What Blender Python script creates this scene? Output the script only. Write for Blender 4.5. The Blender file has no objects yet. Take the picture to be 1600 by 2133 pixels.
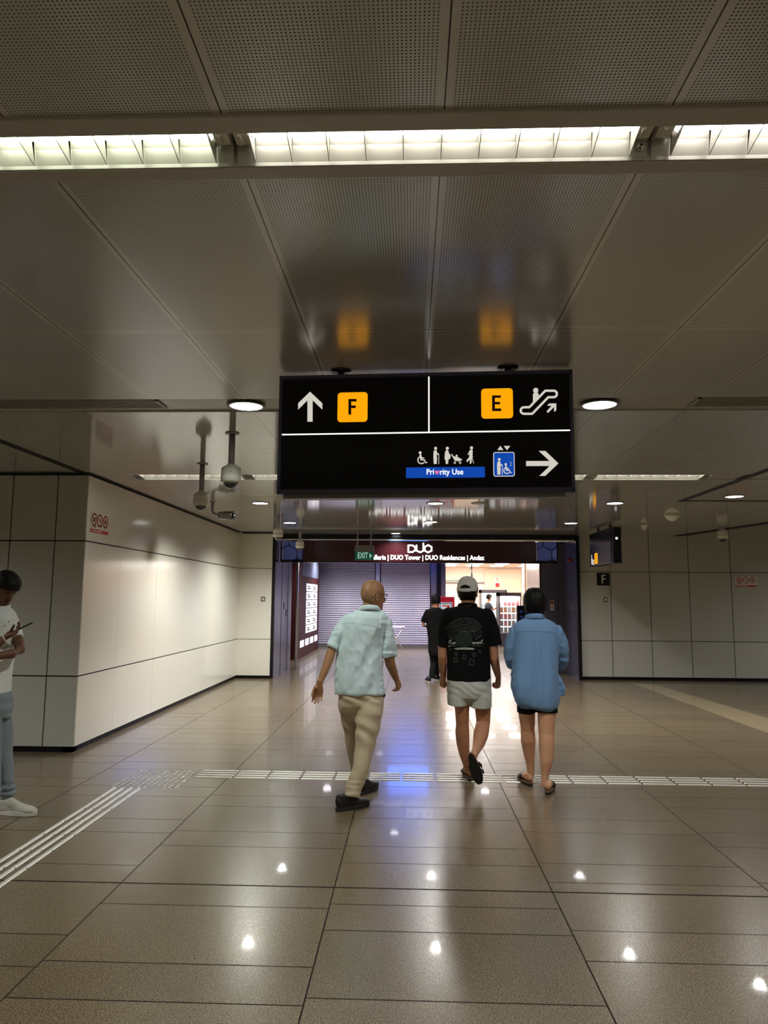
import bpy, bmesh, math, random
from mathutils import Vector, Matrix, noise
from mathutils.bvhtree import BVHTree
sc = bpy.context.scene
col = sc.collection
PI = math.pi
random.seed(7)

# ------------------------------------------------------------------ camera
FPX, EYE = 1500.0, 1.6
PITCH, YAW, ROLL = math.radians(6.8476), math.radians(2.1307), math.radians(.38388)
F_ = Vector((-math.sin(YAW)*math.cos(PITCH), math.cos(YAW)*math.cos(PITCH), math.sin(PITCH)))
R_ = Vector((math.cos(YAW), math.sin(YAW), 0))
U_ = R_.cross(F_)
RX = R_*math.cos(ROLL) + U_*math.sin(ROLL)
UX = U_*math.cos(ROLL) - R_*math.sin(ROLL)
EYEP = Vector((0, 0, EYE))
cam = bpy.data.cameras.new('camera'); camo = bpy.data.objects.new('camera', cam); col.objects.link(camo)
cam.sensor_fit = 'HORIZONTAL'; cam.sensor_width = 36; cam.lens = 36*FPX/1600
cam.clip_start = .05; cam.clip_end = 200
mw = Matrix((RX, UX, -F_)).transposed().to_4x4(); mw.translation = EYEP
camo.matrix_world = mw
sc.camera = camo

def ray(x, y):
    return F_*FPX + RX*(x-800) - UX*(y-1066.5)
def at(x, y, Y):                      # the place seen at a pixel, at a known distance Y down the concourse
    d = ray(x, y); return EYEP + d*(Y/d.y)
def onz(x, y, z):
    d = ray(x, y); return EYEP + d*((z-EYE)/d.z)
def onx(x, y, X):
    d = ray(x, y); return EYEP + d*(X/d.x)

# ------------------------------------------------------------------ world, exposure
w = bpy.data.worlds.new('world'); sc.world = w; w.use_nodes = True
w.node_tree.nodes['Background'].inputs[0].default_value = (1, .95, .88, 1)
w.node_tree.nodes['Background'].inputs[1].default_value = .12
sc.view_settings.view_transform = 'Standard'
try: sc.view_settings.look = 'None'
except Exception: pass
sc.view_settings.exposure = 0.0
sc.view_settings.gamma = 1.0
sc.view_settings.use_curve_mapping = False
sc.cycles.max_bounces = 8; sc.cycles.diffuse_bounces = 4; sc.cycles.glossy_bounces = 4
sc.cycles.transmission_bounces = 6; sc.cycles.transparent_max_bounces = 8
sc.cycles.sample_clamp_indirect = 6.0
sc.cycles.caustics_reflective = False; sc.cycles.caustics_refractive = False
TUBE, DOWN_W, SPOT_W, SHOP_W, BLUE = 12.0, 14.0, 130.0, 42.0, 15.0       # lamp strengths

def area(name, loc, rot, sx, sy, power, color=(1, 1, 1), spread=PI):
    l = bpy.data.lights.new(name, 'AREA'); l.shape = 'RECTANGLE'; l.size = sx; l.size_y = sy
    l.energy = power; l.color = color; l.spread = spread
    o = bpy.data.objects.new(name, l); o.location = loc; o.rotation_euler = rot; col.objects.link(o)
    o.visible_camera = True
    return o
# unseen spots added to brighten the hall, behind the photographer and to the sides
HALL_W = 150.0
def fill_spot(x, y, z=2.90, k=1., c=(1, .985, .95)):
    l = bpy.data.lights.new('unseen_fill_spot', 'SPOT'); l.energy = HALL_W*k; l.spot_size = math.radians(160); l.spot_blend = .8
    l.shadow_soft_size = .1; l.color = c
    o = bpy.data.objects.new('unseen_fill_spot', l); o.location = (x, y, z); col.objects.link(o)
for y in (-7, -4.5, -2.0, .3):
    for x in (-7, -4.55, -2.1, .35, 2.8, 5.25, 7.7, 10.1): fill_spot(x, y, k=1. if y < -3 else .8)
for x, y in ((-6.5, 3.2), (-5.4, 5.0), (-5.6, 3.0), (5.25, 3.6), (7.7, 3.6), (7.7, 6.5), (10.1, 6.5), (6.4, 8.6)): fill_spot(x, y)
for x, y in ((8.4, 11.5), (10.5, 12.5)): fill_spot(x, y, 3.3)

# ------------------------------------------------------------------ helpers
def srgb(r, g, b):
    f = lambda c: (c/255)/12.92 if c/255 <= .04045 else ((c/255+.055)/1.055)**2.4
    return (f(r), f(g), f(b), 1)

class NT:
    def __init__(s, m): s.nt = m.node_tree; s.b = s.nt.nodes['Principled BSDF']; s.out = s.nt.nodes['Material Output']
    def n(s, t, **k):
        nd = s.nt.nodes.new(t)
        for a, v in k.items():
            if a.startswith('i'): nd.inputs[int(a[1:])].default_value = v
            else: setattr(nd, a, v)
        return nd
    def l(s, a, b): s.nt.links.new(a, b)
    def math(s, op, a, b=None):
        nd = s.nt.nodes.new('ShaderNodeMath'); nd.operation = op
        for i, v in ((0, a), (1, b)):
            if v is None: continue
            if isinstance(v, (int, float)): nd.inputs[i].default_value = v
            else: s.l(v, nd.inputs[i])
        return nd.outputs[0]
    def mix(s, fac, a, b):
        nd = s.nt.nodes.new('ShaderNodeMix'); nd.data_type = 'RGBA'
        for i, v in ((0, fac), (6, a), (7, b)):
            if isinstance(v, (int, float, tuple)): nd.inputs[i].default_value = v
            else: s.l(v, nd.inputs[i])
        return nd.outputs[2]

def mat(name, color, rough=.5, metal=0., spec=.5, var=.06, vscale=6., emit=None, es=0., coat=0., bump=0., bscale=200.):
    m = bpy.data.materials.new(name); m.use_nodes = True; t = NT(m); b = t.b
    b.inputs['Roughness'].default_value = rough; b.inputs['Metallic'].default_value = metal
    b.inputs['Specular IOR Level'].default_value = spec; b.inputs['Coat Weight'].default_value = coat
    b.inputs['Coat Roughness'].default_value = .05
    if emit:
        b.inputs['Emission Color'].default_value = emit; b.inputs['Emission Strength'].default_value = es
    tc = t.n('ShaderNodeTexCoord')
    nz = t.n('ShaderNodeTexNoise'); nz.inputs['Scale'].default_value = vscale; nz.inputs['Detail'].default_value = 4
    t.l(tc.outputs['Object'], nz.inputs['Vector'])
    lo = tuple(c*(1-var) for c in color[:3])+(1,); hi = tuple(min(1, c*(1+var)) for c in color[:3])+(1,)
    t.l(t.mix(nz.outputs['Fac'], lo, hi), b.inputs['Base Color'])
    if bump:
        n2 = t.n('ShaderNodeTexNoise'); n2.inputs['Scale'].default_value = bscale; t.l(tc.outputs['Object'], n2.inputs['Vector'])
        bp = t.n('ShaderNodeBump'); bp.inputs['Strength'].default_value = bump; bp.inputs['Distance'].default_value = .002
        t.l(n2.outputs['Fac'], bp.inputs['Height']); t.l(bp.outputs[0], b.inputs['Normal'])
    return m

class MB:
    """collects shapes; build() links them as ONE mesh object"""
    def __init__(s, M=None): s.v = []; s.f = []; s.mi = []; s.sm = []; s.M = M
    def add(s, vs, fs, mi=0, smooth=False):
        o = len(s.v)
        s.v += [Vector(v) for v in vs]; s.f += [tuple(i+o for i in f) for f in fs]
        s.mi += [mi]*len(fs); s.sm += [smooth]*len(fs)
        return s
    def box(s, x0, x1, y0, y1, z0, z1, mi=0):
        vs = [(x, y, z) for z in (z0, z1) for y in (y0, y1) for x in (x0, x1)]
        return s.add(vs, [(0, 2, 3, 1), (4, 5, 7, 6), (0, 1, 5, 4), (2, 6, 7, 3), (0, 4, 6, 2), (1, 3, 7, 5)], mi)
    def prism(s, pts, o, u, v, n, d0, d1, mi=0, smooth=False):      # polygon pts in the plane o + a u + b v, thickness d0..d1 along n
        o, u, v, n = map(Vector, (o, u, v, n)); k = len(pts)
        a = [o+u*p[0]+v*p[1]+n*d0 for p in pts]; b = [o+u*p[0]+v*p[1]+n*d1 for p in pts]
        fs = [tuple(range(k)), tuple(range(2*k-1, k-1, -1))] + [(i, i+k, (i+1) % k+k, (i+1) % k) for i in range(k)]
        return s.add(a+b, fs, mi)
    def tube(s, pts, rad, seg=12, mi=0, smooth=True, ref=(0, 0, 1), asp=None, cap=True, ex=2.0):
        pts = [Vector(p) for p in pts]; n = len(pts); vs = []; fs = []
        if not isinstance(rad, (list, tuple)): rad = [rad]*n
        for i, p in enumerate(pts):
            d = (pts[min(i+1, n-1)]-pts[max(i-1, 0)]).normalized()
            r = Vector(ref)
            if abs(d.dot(r)) > .98: r = Vector((0, 1, 0)) if abs(d.y) < .9 else Vector((1, 0, 0))
            a = d.cross(r).normalized(); b = a.cross(d).normalized()
            ri = rad[i]; ra, rb = ri if isinstance(ri, (list, tuple)) else (ri, ri*(asp or 1))
            for k in range(seg):
                t = 2*PI*k/seg; c, q = math.cos(t), math.sin(t)
                c = math.copysign(abs(c)**(2/ex), c); q = math.copysign(abs(q)**(2/ex), q)
                vs.append(p+a*c*ra+b*q*rb)
        for i in range(n-1):
            for k in range(seg):
                fs.append((i*seg+k, i*seg+(k+1) % seg, (i+1)*seg+(k+1) % seg, (i+1)*seg+k))
        if cap: fs += [tuple(range(seg-1, -1, -1)), tuple((n-1)*seg+k for k in range(seg))]
        return s.add(vs, fs, mi, smooth)
    def lathe(s, c, prof, seg=32, mi=0, axis=(0, 0, 1), smooth=True):
        ax = Vector(axis).normalized(); a = ax.orthogonal().normalized(); b = ax.cross(a); c = Vector(c); vs = []; fs = []
        for r, h in prof:
            for k in range(seg):
                t = 2*PI*k/seg; vs.append(c+ax*h+a*math.cos(t)*r+b*math.sin(t)*r)
        for i in range(len(prof)-1):
            for k in range(seg): fs.append((i*seg+k, i*seg+(k+1) % seg, (i+1)*seg+(k+1) % seg, (i+1)*seg+k))
        if prof[0][0] > 1e-6: fs.append(tuple(range(seg-1, -1, -1)))
        if prof[-1][0] > 1e-6: fs.append(tuple((len(prof)-1)*seg+k for k in range(seg)))
        return s.add(vs, fs, mi, smooth)
    def ell(s, c, r, seg=16, rings=10, mi=0, M=None):
        vs = []; fs = []; c = Vector(c)
        for i in range(rings+1):
            t = PI*i/rings
            for k in range(seg):
                p = 2*PI*k/seg; q = Vector((r[0]*math.sin(t)*math.cos(p), r[1]*math.sin(t)*math.sin(p), -r[2]*math.cos(t)))
                vs.append(c+(M @ q if M else q))
        for i in range(rings):
            for k in range(seg): fs.append((i*seg+k, i*seg+(k+1) % seg, (i+1)*seg+(k+1) % seg, (i+1)*seg+k))
        return s.add(vs, fs, mi, True)
    def mesh(s, name, org=(0, 0, 0)):
        me = bpy.data.meshes.new(name); org = Vector(org)
        vs = [(s.M @ v if s.M else v)-org for v in s.v]
        me.from_pydata(vs, [], s.f)
        for p, mi, sm in zip(me.polygons, s.mi, s.sm): p.material_index = mi; p.use_smooth = sm
        bm = bmesh.new(); bm.from_mesh(me); bmesh.ops.remove_doubles(bm, verts=bm.verts, dist=1e-6)
        bmesh.ops.recalc_face_normals(bm, faces=bm.faces); bm.to_mesh(me); bm.free()
        me.update(); return me
    def build(s, name, mats, parent=None, bevel=0, org=None):
        pw = WL.get(parent.name, Vector((0, 0, 0))) if parent else Vector((0, 0, 0))
        o0 = Vector(org) if org is not None else pw
        me = s.mesh(name, o0)
        for m in (mats if isinstance(mats, (list, tuple)) else [mats]): me.materials.append(m)
        o = bpy.data.objects.new(name, me); col.objects.link(o); o.location = o0-pw
        WL[o.name] = o0
        if parent: o.parent = parent
        if bevel:
            b = o.modifiers.new('bevel', 'BEVEL'); b.width = bevel; b.segments = 2; b.limit_method = 'ANGLE'; b.angle_limit = .7
        return o
WL = {}                               # world base of every object, for parenting
def thing(name, label, cat, loc, group=None):
    o = bpy.data.objects.new(name, None); col.objects.link(o); o.location = loc; o.empty_display_size = .1
    WL[o.name] = Vector(loc); return tag(o, label, cat, group)
def tag(o, label, cat, group=None):
    o['label'] = label; o['category'] = cat
    if group: o['group'] = group
    return o
def struct(o): o['kind'] = 'structure'; return o
def dup(root, loc, label=None, rotz=None):
    r = root.copy(); col.objects.link(r); r.location = loc; WL[r.name] = Vector(loc)
    if label: r['label'] = label
    if rotz is not None: r.rotation_euler = (0, 0, rotz)
    for ch in root.children:
        c = ch.copy(); col.objects.link(c); c.parent = r
        for g in ch.children:
            d = g.copy(); col.objects.link(d); d.parent = c
    return r

def text_geo(body, size, sx=1., align='CENTER'):
    cu = bpy.data.curves.new('t', 'FONT'); cu.body = body; cu.size = size; cu.align_x = align; cu.align_y = 'CENTER'
    cu.resolution_u = 3; cu.offset = 0
    o = bpy.data.objects.new('t', cu); col.objects.link(o)
    dg = bpy.context.evaluated_depsgraph_get(); me = bpy.data.meshes.new_from_object(o.evaluated_get(dg))
    vs = [(v.co.x*sx, v.co.y) for v in me.vertices]; fs = [tuple(p.vertices) for p in me.polygons]
    bpy.data.objects.remove(o); bpy.data.curves.remove(cu); bpy.data.meshes.remove(me)
    return vs, fs
def add_text(mb, body, size, o, u, v, n, d=.002, sx=1., align='CENTER', mi=0, bold=0.):
    vs, fs = text_geo(body, size, sx, align); o, u, v, n = map(Vector, (o, u, v, n)); u.normalize(); v.normalize(); n.normalize()
    offs = [(0, 0)] if not bold else [(-bold, 0), (bold, 0), (0, bold), (0, -bold)]
    for i, (a, b) in enumerate(offs):
        mb.add([o+u*(p[0]+a)+v*(p[1]+b)+n*(d+i*2e-5) for p in vs], fs, mi)
def circ(cx, cy, r, k=24, a0=0, a1=2*PI, closed=True):
    n = k if closed else k+1
    return [(cx+r*math.cos(a0+(a1-a0)*i/k), cy+r*math.sin(a0+(a1-a0)*i/k)) for i in range(n)]
def stroke(pts, wd, closed=False):     # 2D polyline -> list of quads
    out = []; n = len(pts); seq = [(pts[i], pts[(i+1) % n]) for i in range(n if closed else n-1)]
    for (a, b) in seq:
        dx, dy = b[0]-a[0], b[1]-a[1]; L = math.hypot(dx, dy) or 1e-9; px, py = -dy/L*wd/2, dx/L*wd/2
        ex, ey = dx/L*wd*.2, dy/L*wd*.2
        out.append([(a[0]+px-ex, a[1]+py-ey), (a[0]-px-ex, a[1]-py-ey), (b[0]-px+ex, b[1]-py+ey), (b[0]+px+ex, b[1]+py+ey)])
    return out
def rrect(x0, y0, x1, y1, r, k=6):
    return (circ(x1-r, y1-r, r, k, 0, PI/2, False)+circ(x0+r, y1-r, r, k, PI/2, PI, False)
            + circ(x0+r, y0+r, r, k, PI, 1.5*PI, False)+circ(x1-r, y0+r, r, k, 1.5*PI, 2*PI, False))

# ------------------------------------------------------------------ materials
def floor_material():
    m = bpy.data.materials.new('granite_floor'); m.use_nodes = True; t = NT(m); b = t.b
    tc = t.n('ShaderNodeTexCoord'); sp = t.n('ShaderNodeSeparateXYZ'); t.l(tc.outputs['Object'], sp.inputs[0])
    X, Y = sp.outputs[0], sp.outputs[1]
    cx = t.math('DIVIDE', t.math('ADD', X, 1.628), 1.205); ci = t.math('FLOOR', cx)
    fx = t.math('MULTIPLY', t.math('FRACT', cx), 1.205)
    off = t.math('MULTIPLY', t.math('FRACT', t.math('MULTIPLY', ci, .73)), .9)
    yy = t.math('SUBTRACT', t.math('ADD', t.math('SUBTRACT', 4.22, Y), 9.), t.math('SUBTRACT', .27, off))
    fy = t.math('MULTIPLY', t.math('FRACT', t.math('DIVIDE', yy, .9)), .9)
    def near(v, c, wd): return t.math('LESS_THAN', t.math('ABSOLUTE', t.math('SUBTRACT', v, c)), wd)
    far = t.math('GREATER_THAN', t.math('ABSOLUTE', t.math('SUBTRACT', Y, 4.22)), .09)
    g = t.math('MAXIMUM', near(fx, .003, .004), t.math('MULTIPLY', far, t.math('MAXIMUM', near(fy, .006, .0038), near(fy, .606, .0038))))
    g = t.math('MAXIMUM', g, near(Y, 4.22, .008))
    tid = t.n('ShaderNodeTexWhiteNoise'); tid.noise_dimensions = '3D'
    cb = t.n('ShaderNodeCombineXYZ'); t.l(ci, cb.inputs[0]); t.l(t.math('FLOOR', t.math('DIVIDE', yy, .9)), cb.inputs[1])
    t.l(t.math('GREATER_THAN', fy, .6), cb.inputs[2]); t.l(cb.outputs[0], tid.inputs['Vector'])
    s1 = t.n('ShaderNodeTexNoise'); s1.inputs['Scale'].default_value = 230; s1.inputs['Detail'].default_value = 2; t.l(tc.outputs['Object'], s1.inputs['Vector'])
    vo = t.n('ShaderNodeTexVoronoi'); vo.inputs['Scale'].default_value = 290; t.l(tc.outputs['Object'], vo.inputs['Vector'])
    s2 = t.n('ShaderNodeTexNoise'); s2.inputs['Scale'].default_value = 1.3; s2.inputs['Detail'].default_value = 5; t.l(tc.outputs['Object'], s2.inputs['Vector'])
    cr = t.n('ShaderNodeValToRGB'); cr.color_ramp.elements[0].position = .45; cr.color_ramp.elements[1].position = .56
    cr.color_ramp.elements[0].color = srgb(60, 51, 38); cr.color_ramp.elements[1].color = srgb(142, 125, 97)
    t.l(s1.outputs['Fac'], cr.inputs[0])
    rc = t.n('ShaderNodeValToRGB'); rc.color_ramp.elements[0].position = .78; rc.color_ramp.elements[1].position = .95
    sepc = t.n('ShaderNodeSeparateColor'); t.l(vo.outputs['Color'], sepc.inputs[0]); t.l(sepc.outputs[0], rc.inputs[0])
    c1 = t.mix(t.math('MULTIPLY', rc.outputs[0], .3), cr.outputs[0], srgb(182, 166, 138))
    tone = t.math('ADD', .78, t.math('ADD', t.math('MULTIPLY', tid.outputs['Value'], .12), t.math('MULTIPLY', s2.outputs['Fac'], .16)))
    vm = t.n('ShaderNodeVectorMath'); vm.operation = 'SCALE'; t.l(c1, vm.inputs[0]); t.l(tone, vm.inputs['Scale'])
    t.l(t.mix(g, vm.outputs[0], srgb(38, 32, 26)), b.inputs['Base Color'])
    rr = t.math('ADD', .22, t.math('ADD', t.math('MULTIPLY', s2.outputs['Fac'], .08), t.math('MULTIPLY', g, .3)))
    b.inputs['Coat Weight'].default_value = .16; b.inputs['Coat Roughness'].default_value = .035; b.inputs['Coat IOR'].default_value = 1.45
    t.l(rr, b.inputs['Roughness']); t.l(t.math('SUBTRACT', .75, t.math('MULTIPLY', g, .7)), b.inputs['Specular IOR Level'])
    t.l(t.math('SUBTRACT', .16, t.math('MULTIPLY', g, .16)), b.inputs['Coat Weight'])
    bp = t.n('ShaderNodeBump'); bp.inputs['Strength'].default_value = .02; bp.inputs['Distance'].default_value = .001
    t.l(s1.outputs['Fac'], bp.inputs['Height']); t.l(bp.outputs[0], b.inputs['Normal'])
    return m
def ceiling_material(name, perf, joints=(), c=(188, 190, 190), rough=.2):
    m = bpy.data.materials.new(name); m.use_nodes = True; t = NT(m); b = t.b
    tc = t.n('ShaderNodeTexCoord'); sp = t.n('ShaderNodeSeparateXYZ'); t.l(tc.outputs['Object'], sp.inputs[0])
    X, Y = sp.outputs[0], sp.outputs[1]
    fx = t.math('MULTIPLY', t.math('FRACT', t.math('DIVIDE', t.math('ADD', X, 6.632), .611)), .611)
    ed = t.math('MINIMUM', fx, t.math('SUBTRACT', .611, fx))
    line = t.math('LESS_THAN', ed, .0022); edge = t.math('LESS_THAN', ed, .022)
    for j in joints:
        d = t.math('ABSOLUTE', t.math('SUBTRACT', Y, j))
        line = t.math('MAXIMUM', line, t.math('LESS_THAN', d, .0022)); edge = t.math('MAXIMUM', edge, t.math('LESS_THAN', d, .022))
    base = srgb(*c); nz = t.n('ShaderNodeTexNoise'); nz.inputs['Scale'].default_value = .9; nz.inputs['Detail'].default_value = 5
    t.l(tc.outputs['Object'], nz.inputs['Vector'])
    cc = t.mix(nz.outputs['Fac'], tuple(q*.9 for q in base[:3])+(1,), tuple(q*1.1 for q in base[:3])+(1,))
    if perf:
        P = .0105
        gx = t.math('SUBTRACT', t.math('FRACT', t.math('DIVIDE', fx, P)), .5)
        row = t.math('FLOOR', t.math('DIVIDE', Y, P*.5))
        gy = t.math('SUBTRACT', t.math('FRACT', t.math('DIVIDE', Y, P)), .5)
        r1 = t.math('ADD', t.math('MULTIPLY', gx, gx), t.math('MULTIPLY', gy, gy))
        hole = t.math('MULTIPLY', t.math('LESS_THAN', r1, .052), t.math('SUBTRACT', 1., edge))
        cc = t.mix(hole, cc, srgb(60, 57, 54))
        cc = t.mix(t.math('MULTIPLY', edge, .18), cc, srgb(214, 204, 190))
        t.l(t.math('ADD', rough, t.math('MULTIPLY', hole, .4)), b.inputs['Roughness'])
    else:
        cc = t.mix(t.math('MULTIPLY', edge, .10), cc, srgb(214, 204, 190))
        b.inputs['Roughness'].default_value = rough
    cc = t.mix(line, cc, srgb(50, 45, 40))
    t.l(cc, b.inputs['Base Color']); b.inputs['Specular IOR Level'].default_value = .7; b.inputs['Metallic'].default_value = .32
    return m
M = {}
M['floor'] = floor_material()
M['ceil_perf'] = ceiling_material('perforated_ceiling', True, (3.43, .47, -.85))
M['ceil_far'] = ceiling_material('plain_ceiling', False, (6.27, 9.2, 10.5, 11.8, 13.1, 14.4), rough=.09)
M['ceil_plain'] = mat('ceiling_band', srgb(166, 164, 158), .3, var=.08, vscale=2)
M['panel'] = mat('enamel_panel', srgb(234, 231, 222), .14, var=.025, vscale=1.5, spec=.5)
M['panel_shaded'] = mat('enamel_panel_shadow_side', srgb(188, 187, 178), .22, var=.03, vscale=1.5)  # same enamel in a darker tone, shade put into the colour
M['gap'] = mat('black_gap', srgb(14, 13, 12), .6)
M['base'] = mat('black_plinth', srgb(9, 9, 10), .45, spec=.2)
M['steel'] = mat('brushed_dark_steel', srgb(112, 108, 124), .22, .45, var=.1, vscale=3)
M['blacksteel'] = mat('black_steel', srgb(18, 18, 22), .2, .3)
M['maroon'] = mat('maroon_fascia', srgb(56, 21, 28), .22, var=.05)
M['maroon2'] = mat('maroon_totem', srgb(66, 25, 24), .5, spec=.2, var=.05)
M['white_met'] = mat('white_painted_metal', srgb(208, 204, 196), .35, var=.03)
M['reflector'] = mat('lamp_reflector', srgb(160, 158, 148), .35, .2, var=.02)
M['blade'] = mat('lamp_blade', srgb(200, 198, 190), .35, .5, var=.02)
M['grey_met'] = mat('grey_metal', srgb(120, 116, 112), .35, .4)
M['chrome'] = mat('stainless', srgb(238, 236, 230), .36, .4, var=.03)
M['frame'] = mat('sign_frame_metal', srgb(92, 92, 116), .25, .8, var=.05)
M['signblack'] = mat('black_sign_face', srgb(5, 5, 9), .25, spec=.3)
M['glyph'] = mat('lit_white', srgb(220, 216, 205), .5, emit=srgb(232, 228, 218), es=.72)
M['glyphline'] = mat('lit_line', srgb(240, 240, 235), .5, emit=(1, 1, .97, 1), es=1.0)
M['amber'] = mat('lit_amber', srgb(250, 165, 10), .5, emit=srgb(255, 168, 5), es=.95)
M['blue'] = mat('lit_blue', srgb(15, 70, 170), .5, emit=srgb(12, 78, 190), es=.75)
M['darkglyph'] = mat('dark_letter', srgb(40, 6, 10), .5)
M['pink'] = mat('lit_pink', srgb(235, 130, 170), .5, emit=srgb(240, 130, 175), es=.8)
M['fascialetter'] = mat('fascia_letter', srgb(245, 244, 240), .5, emit=(1, 1, .98, 1), es=1.6)
M['exitgreen'] = mat('exit_green', srgb(0, 90, 72), .4, emit=srgb(0, 100, 80), es=.16)
M['exitletter'] = mat('exit_letter', srgb(200, 230, 215), .4, emit=srgb(190, 235, 215), es=.45)
M['red'] = mat('red_plastic', srgb(150, 18, 22), .3)
M['redprint'] = mat('red_print', srgb(196, 24, 36), .4)
M['plate'] = mat('white_plate', srgb(226, 220, 208), .35, var=.02)
M['print'] = mat('dark_print', srgb(56, 42, 44), .5)
M['cctv'] = mat('cctv_housing', srgb(232, 230, 220), .35, var=.02)
M['cctvgrey'] = mat('cctv_pole', srgb(150, 146, 146), .35, .2)
M['dome'] = mat('smoked_dome', srgb(10, 22, 18), .04, spec=.7, coat=.5)
M['shutter'] = mat('shutter_slats', srgb(168, 164, 178), .4, .35, var=.1, vscale=2.5)
M['downglow'] = mat('downlight_lens', srgb(230, 235, 235), .4, emit=(.94, 1, .99, 1), es=DOWN_W)
M['tubeglow'] = mat('fluorescent_tube', srgb(240, 240, 235), .4, emit=(1, .96, .88, 1), es=TUBE)
M['vent'] = mat('vent_slat', srgb(150, 146, 136), .4, .3)
M['stripe'] = mat('beige_floor_band', srgb(152, 136, 106), .16, var=.1, vscale=60, spec=.6)
# ------------------------------------------------------------------ the setting
CZ = 2.92
mb = MB().box(-9, 12, -10, 34, -.1, 0); struct(mb.build('floor', M['floor']))
# floor band of lighter stone, running obliquely to the right
p = [onz(1310, 1421, 0), onz(1364, 1425.5, 0), onz(1600, 1496, 0), onz(1600, 1527, 0)]
d1 = (p[2]-p[1]).normalized(); d0 = (p[3]-p[0]).normalized()
struct(MB().prism([(q.x, q.y) for q in (p[0], p[1], p[2]+d1*4, p[3]+d0*4)], (0, 0, 0), (1, 0, 0), (0, 1, 0), (0, 0, 1), -.01, .0012).build('trim_floor_band', M['stripe']))

# ceiling: metal trays round the lamp troughs, plain bands with the downlights
def slab(mb, x0, x1, y0, y1, mi, z=CZ): mb.box(x0, x1, y0, y1, z, z+.04, mi)
cb = MB()
slab(cb, -9, 12, -10, -4.05, 0); slab(cb, -9, 12, -3.75, 1.815, 0)
slab(cb, -9, 12, 2.113, 4.66, 0)
slab(cb, -9, 12, 4.995, 7.62, 1)
slab(cb, -9, -3.08, 7.62, 7.93, 1)
cb.box(3.22, 12, 7.62, 7.93, CZ+.01, CZ+.05, 2)
cb.prism([(-9, 7.93), (6.95, 7.93), (5.41, 14.98), (-9, 14.98)], (0, 0, CZ), (1, 0, 0), (0, 1, 0), (0, 0, 1), 0, .04, 1)
cb.prism([(6.95, 7.93), (12, 7.93), (12, 15.1), (5.3, 15.1)], (0, 0, 3.35), (1, 0, 0), (0, 1, 0), (0, 0, 1), 0, .04, 1)
cb.box(-9, 12, 4.66, 4.995, CZ+.012, CZ+.05, 2)                # shallow recessed band
cb.box(-3.4, 4.6, 14.98, 35, 3.02, 3.06, 1)                   # ceiling of the arcade behind
struct(cb.build('ceiling', [M['ceil_perf'], M['ceil_far'], M['ceil_plain']]))
# frames each side of the near trough
t = MB()
for y0, y1, z0 in ((1.815, 1.888, CZ-.012), (2.052, 2.113, CZ-.012)):
    t.box(-9, 12, y0, y1, z0, CZ+.14)
struct(t.build('trim_trough_frame', M['ceil_plain'], bevel=.004))
t = MB().box(-9, 12, 1.86, 2.10, CZ+.138, CZ+.16)
struct(t.build('trim_trough_cover', M['grey_met']))
# dark strips in place of the shaded gaps and grooves in the ceiling
t = MB()
t.box(-3.56, -3.475, -9, 7.54, CZ-.004, CZ+.02)
t.box(-3.475, -3.425, 7.5, 14.56, CZ-.004, CZ+.02); t.box(-9, -3.475, 7.50, 7.56, CZ-.004, CZ+.02); t.box(-3.47, -2.8, 14.5, 14.56, CZ-.004, CZ+.02)
struct(t.build('trim_ceiling_gap', M['gap']))
t = MB(); t.box(3.57, 3.66, 5.0, 9.7, CZ-.004, CZ+.01); t.box(3.6, 9, 9.62, 9.7, CZ-.004, CZ+.01)
struct(t.build('trim_bulkhead_gap', M['gap']))
t = MB(); t.prism([(7.2, 7.93), (6.95, 7.93), (5.41, 14.95), (5.62, 14.95)], (0, 0, CZ), (1, 0, 0), (0, 1, 0), (0, 0, 1), -.005, .4)
struct(t.build('trim_raised_edge', M['gap']))

def panel_wall(name, org, u, n, us, zs, gu, gz, m, skip=()):
    """panels of enamelled steel in front of a dark backing; us, zs are joint positions"""
    mb = MB(); u = Vector(u); n = Vector(n); org = Vector(org); L = us[-1]
    def bx(a, b, z0, z1, d0, d1, mi):
        mb.prism([(a, z0), (b, z0), (b, z1), (a, z1)], org, u, (0, 0, 1), n, d0, d1, mi)
    bx(us[0]+.03, us[-1], zs[0]-.06, zs[-1]+.02, -.12, -.022, 1)
    for i in range(len(us)-1):
        for j in range(len(zs)-1):
            bx(us[i]+(gu/2 if i else 0), us[i+1]-(gu/2 if i < len(us)-2 else 0), zs[j]+(gz/2 if j else 0), zs[j+1]-(gz/2 if j < len(zs)-2 else 0), -.022, 0, 0)
    o = mb.build(name, [m, M['gap']]); return struct(o)
ZS = [.06, .772, 2.19, 2.897]
panel_wall('wall_left', (-3.47, 7.543, 0), (0, 1, 0), (1, 0, 0), [.0225, .972, 2.219, 3.433, 4.67, 5.873, 6.997], ZS, .004, .014, M['panel'])
panel_wall('wall_front_left', (-3.47, 7.543, 0), (-1, 0, 0), (0, -1, 0), [0, .33, .82, 1.42, 2.02, 2.62, 3.22, 3.82, 5.5], ZS, .014, .014, M['panel_shaded'])
panel_wall('wall_back_left', (-3.47, 14.54, 0), (1, 0, 0), (0, -1, 0), [0, .67], ZS, .004, .010, M['panel'])
panel_wall('wall_right', (3.43, 14.95, 0), (1, 0, 0), (0, -1, 0), [0, .66, 1.452, 2.243, 3.085, 4.28, 5.5, 6.7, 8.5], [.065, .78, 2.172, 3.4], .014, .012, M['panel_shaded'])
for nm, a in (('baseboard_left', (-3.6, -3.49, 7.563, 14.54)), ('baseboard_front_left', (-9, -3.49, 7.563, 7.65)),
              ('baseboard_back_left', (-3.49, -2.80, 14.555, 14.62)), ('baseboard_right', (3.44, 12, 14.965, 15.05))):
    struct(MB().box(*a, 0, .06).build(nm, M['base']))
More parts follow.
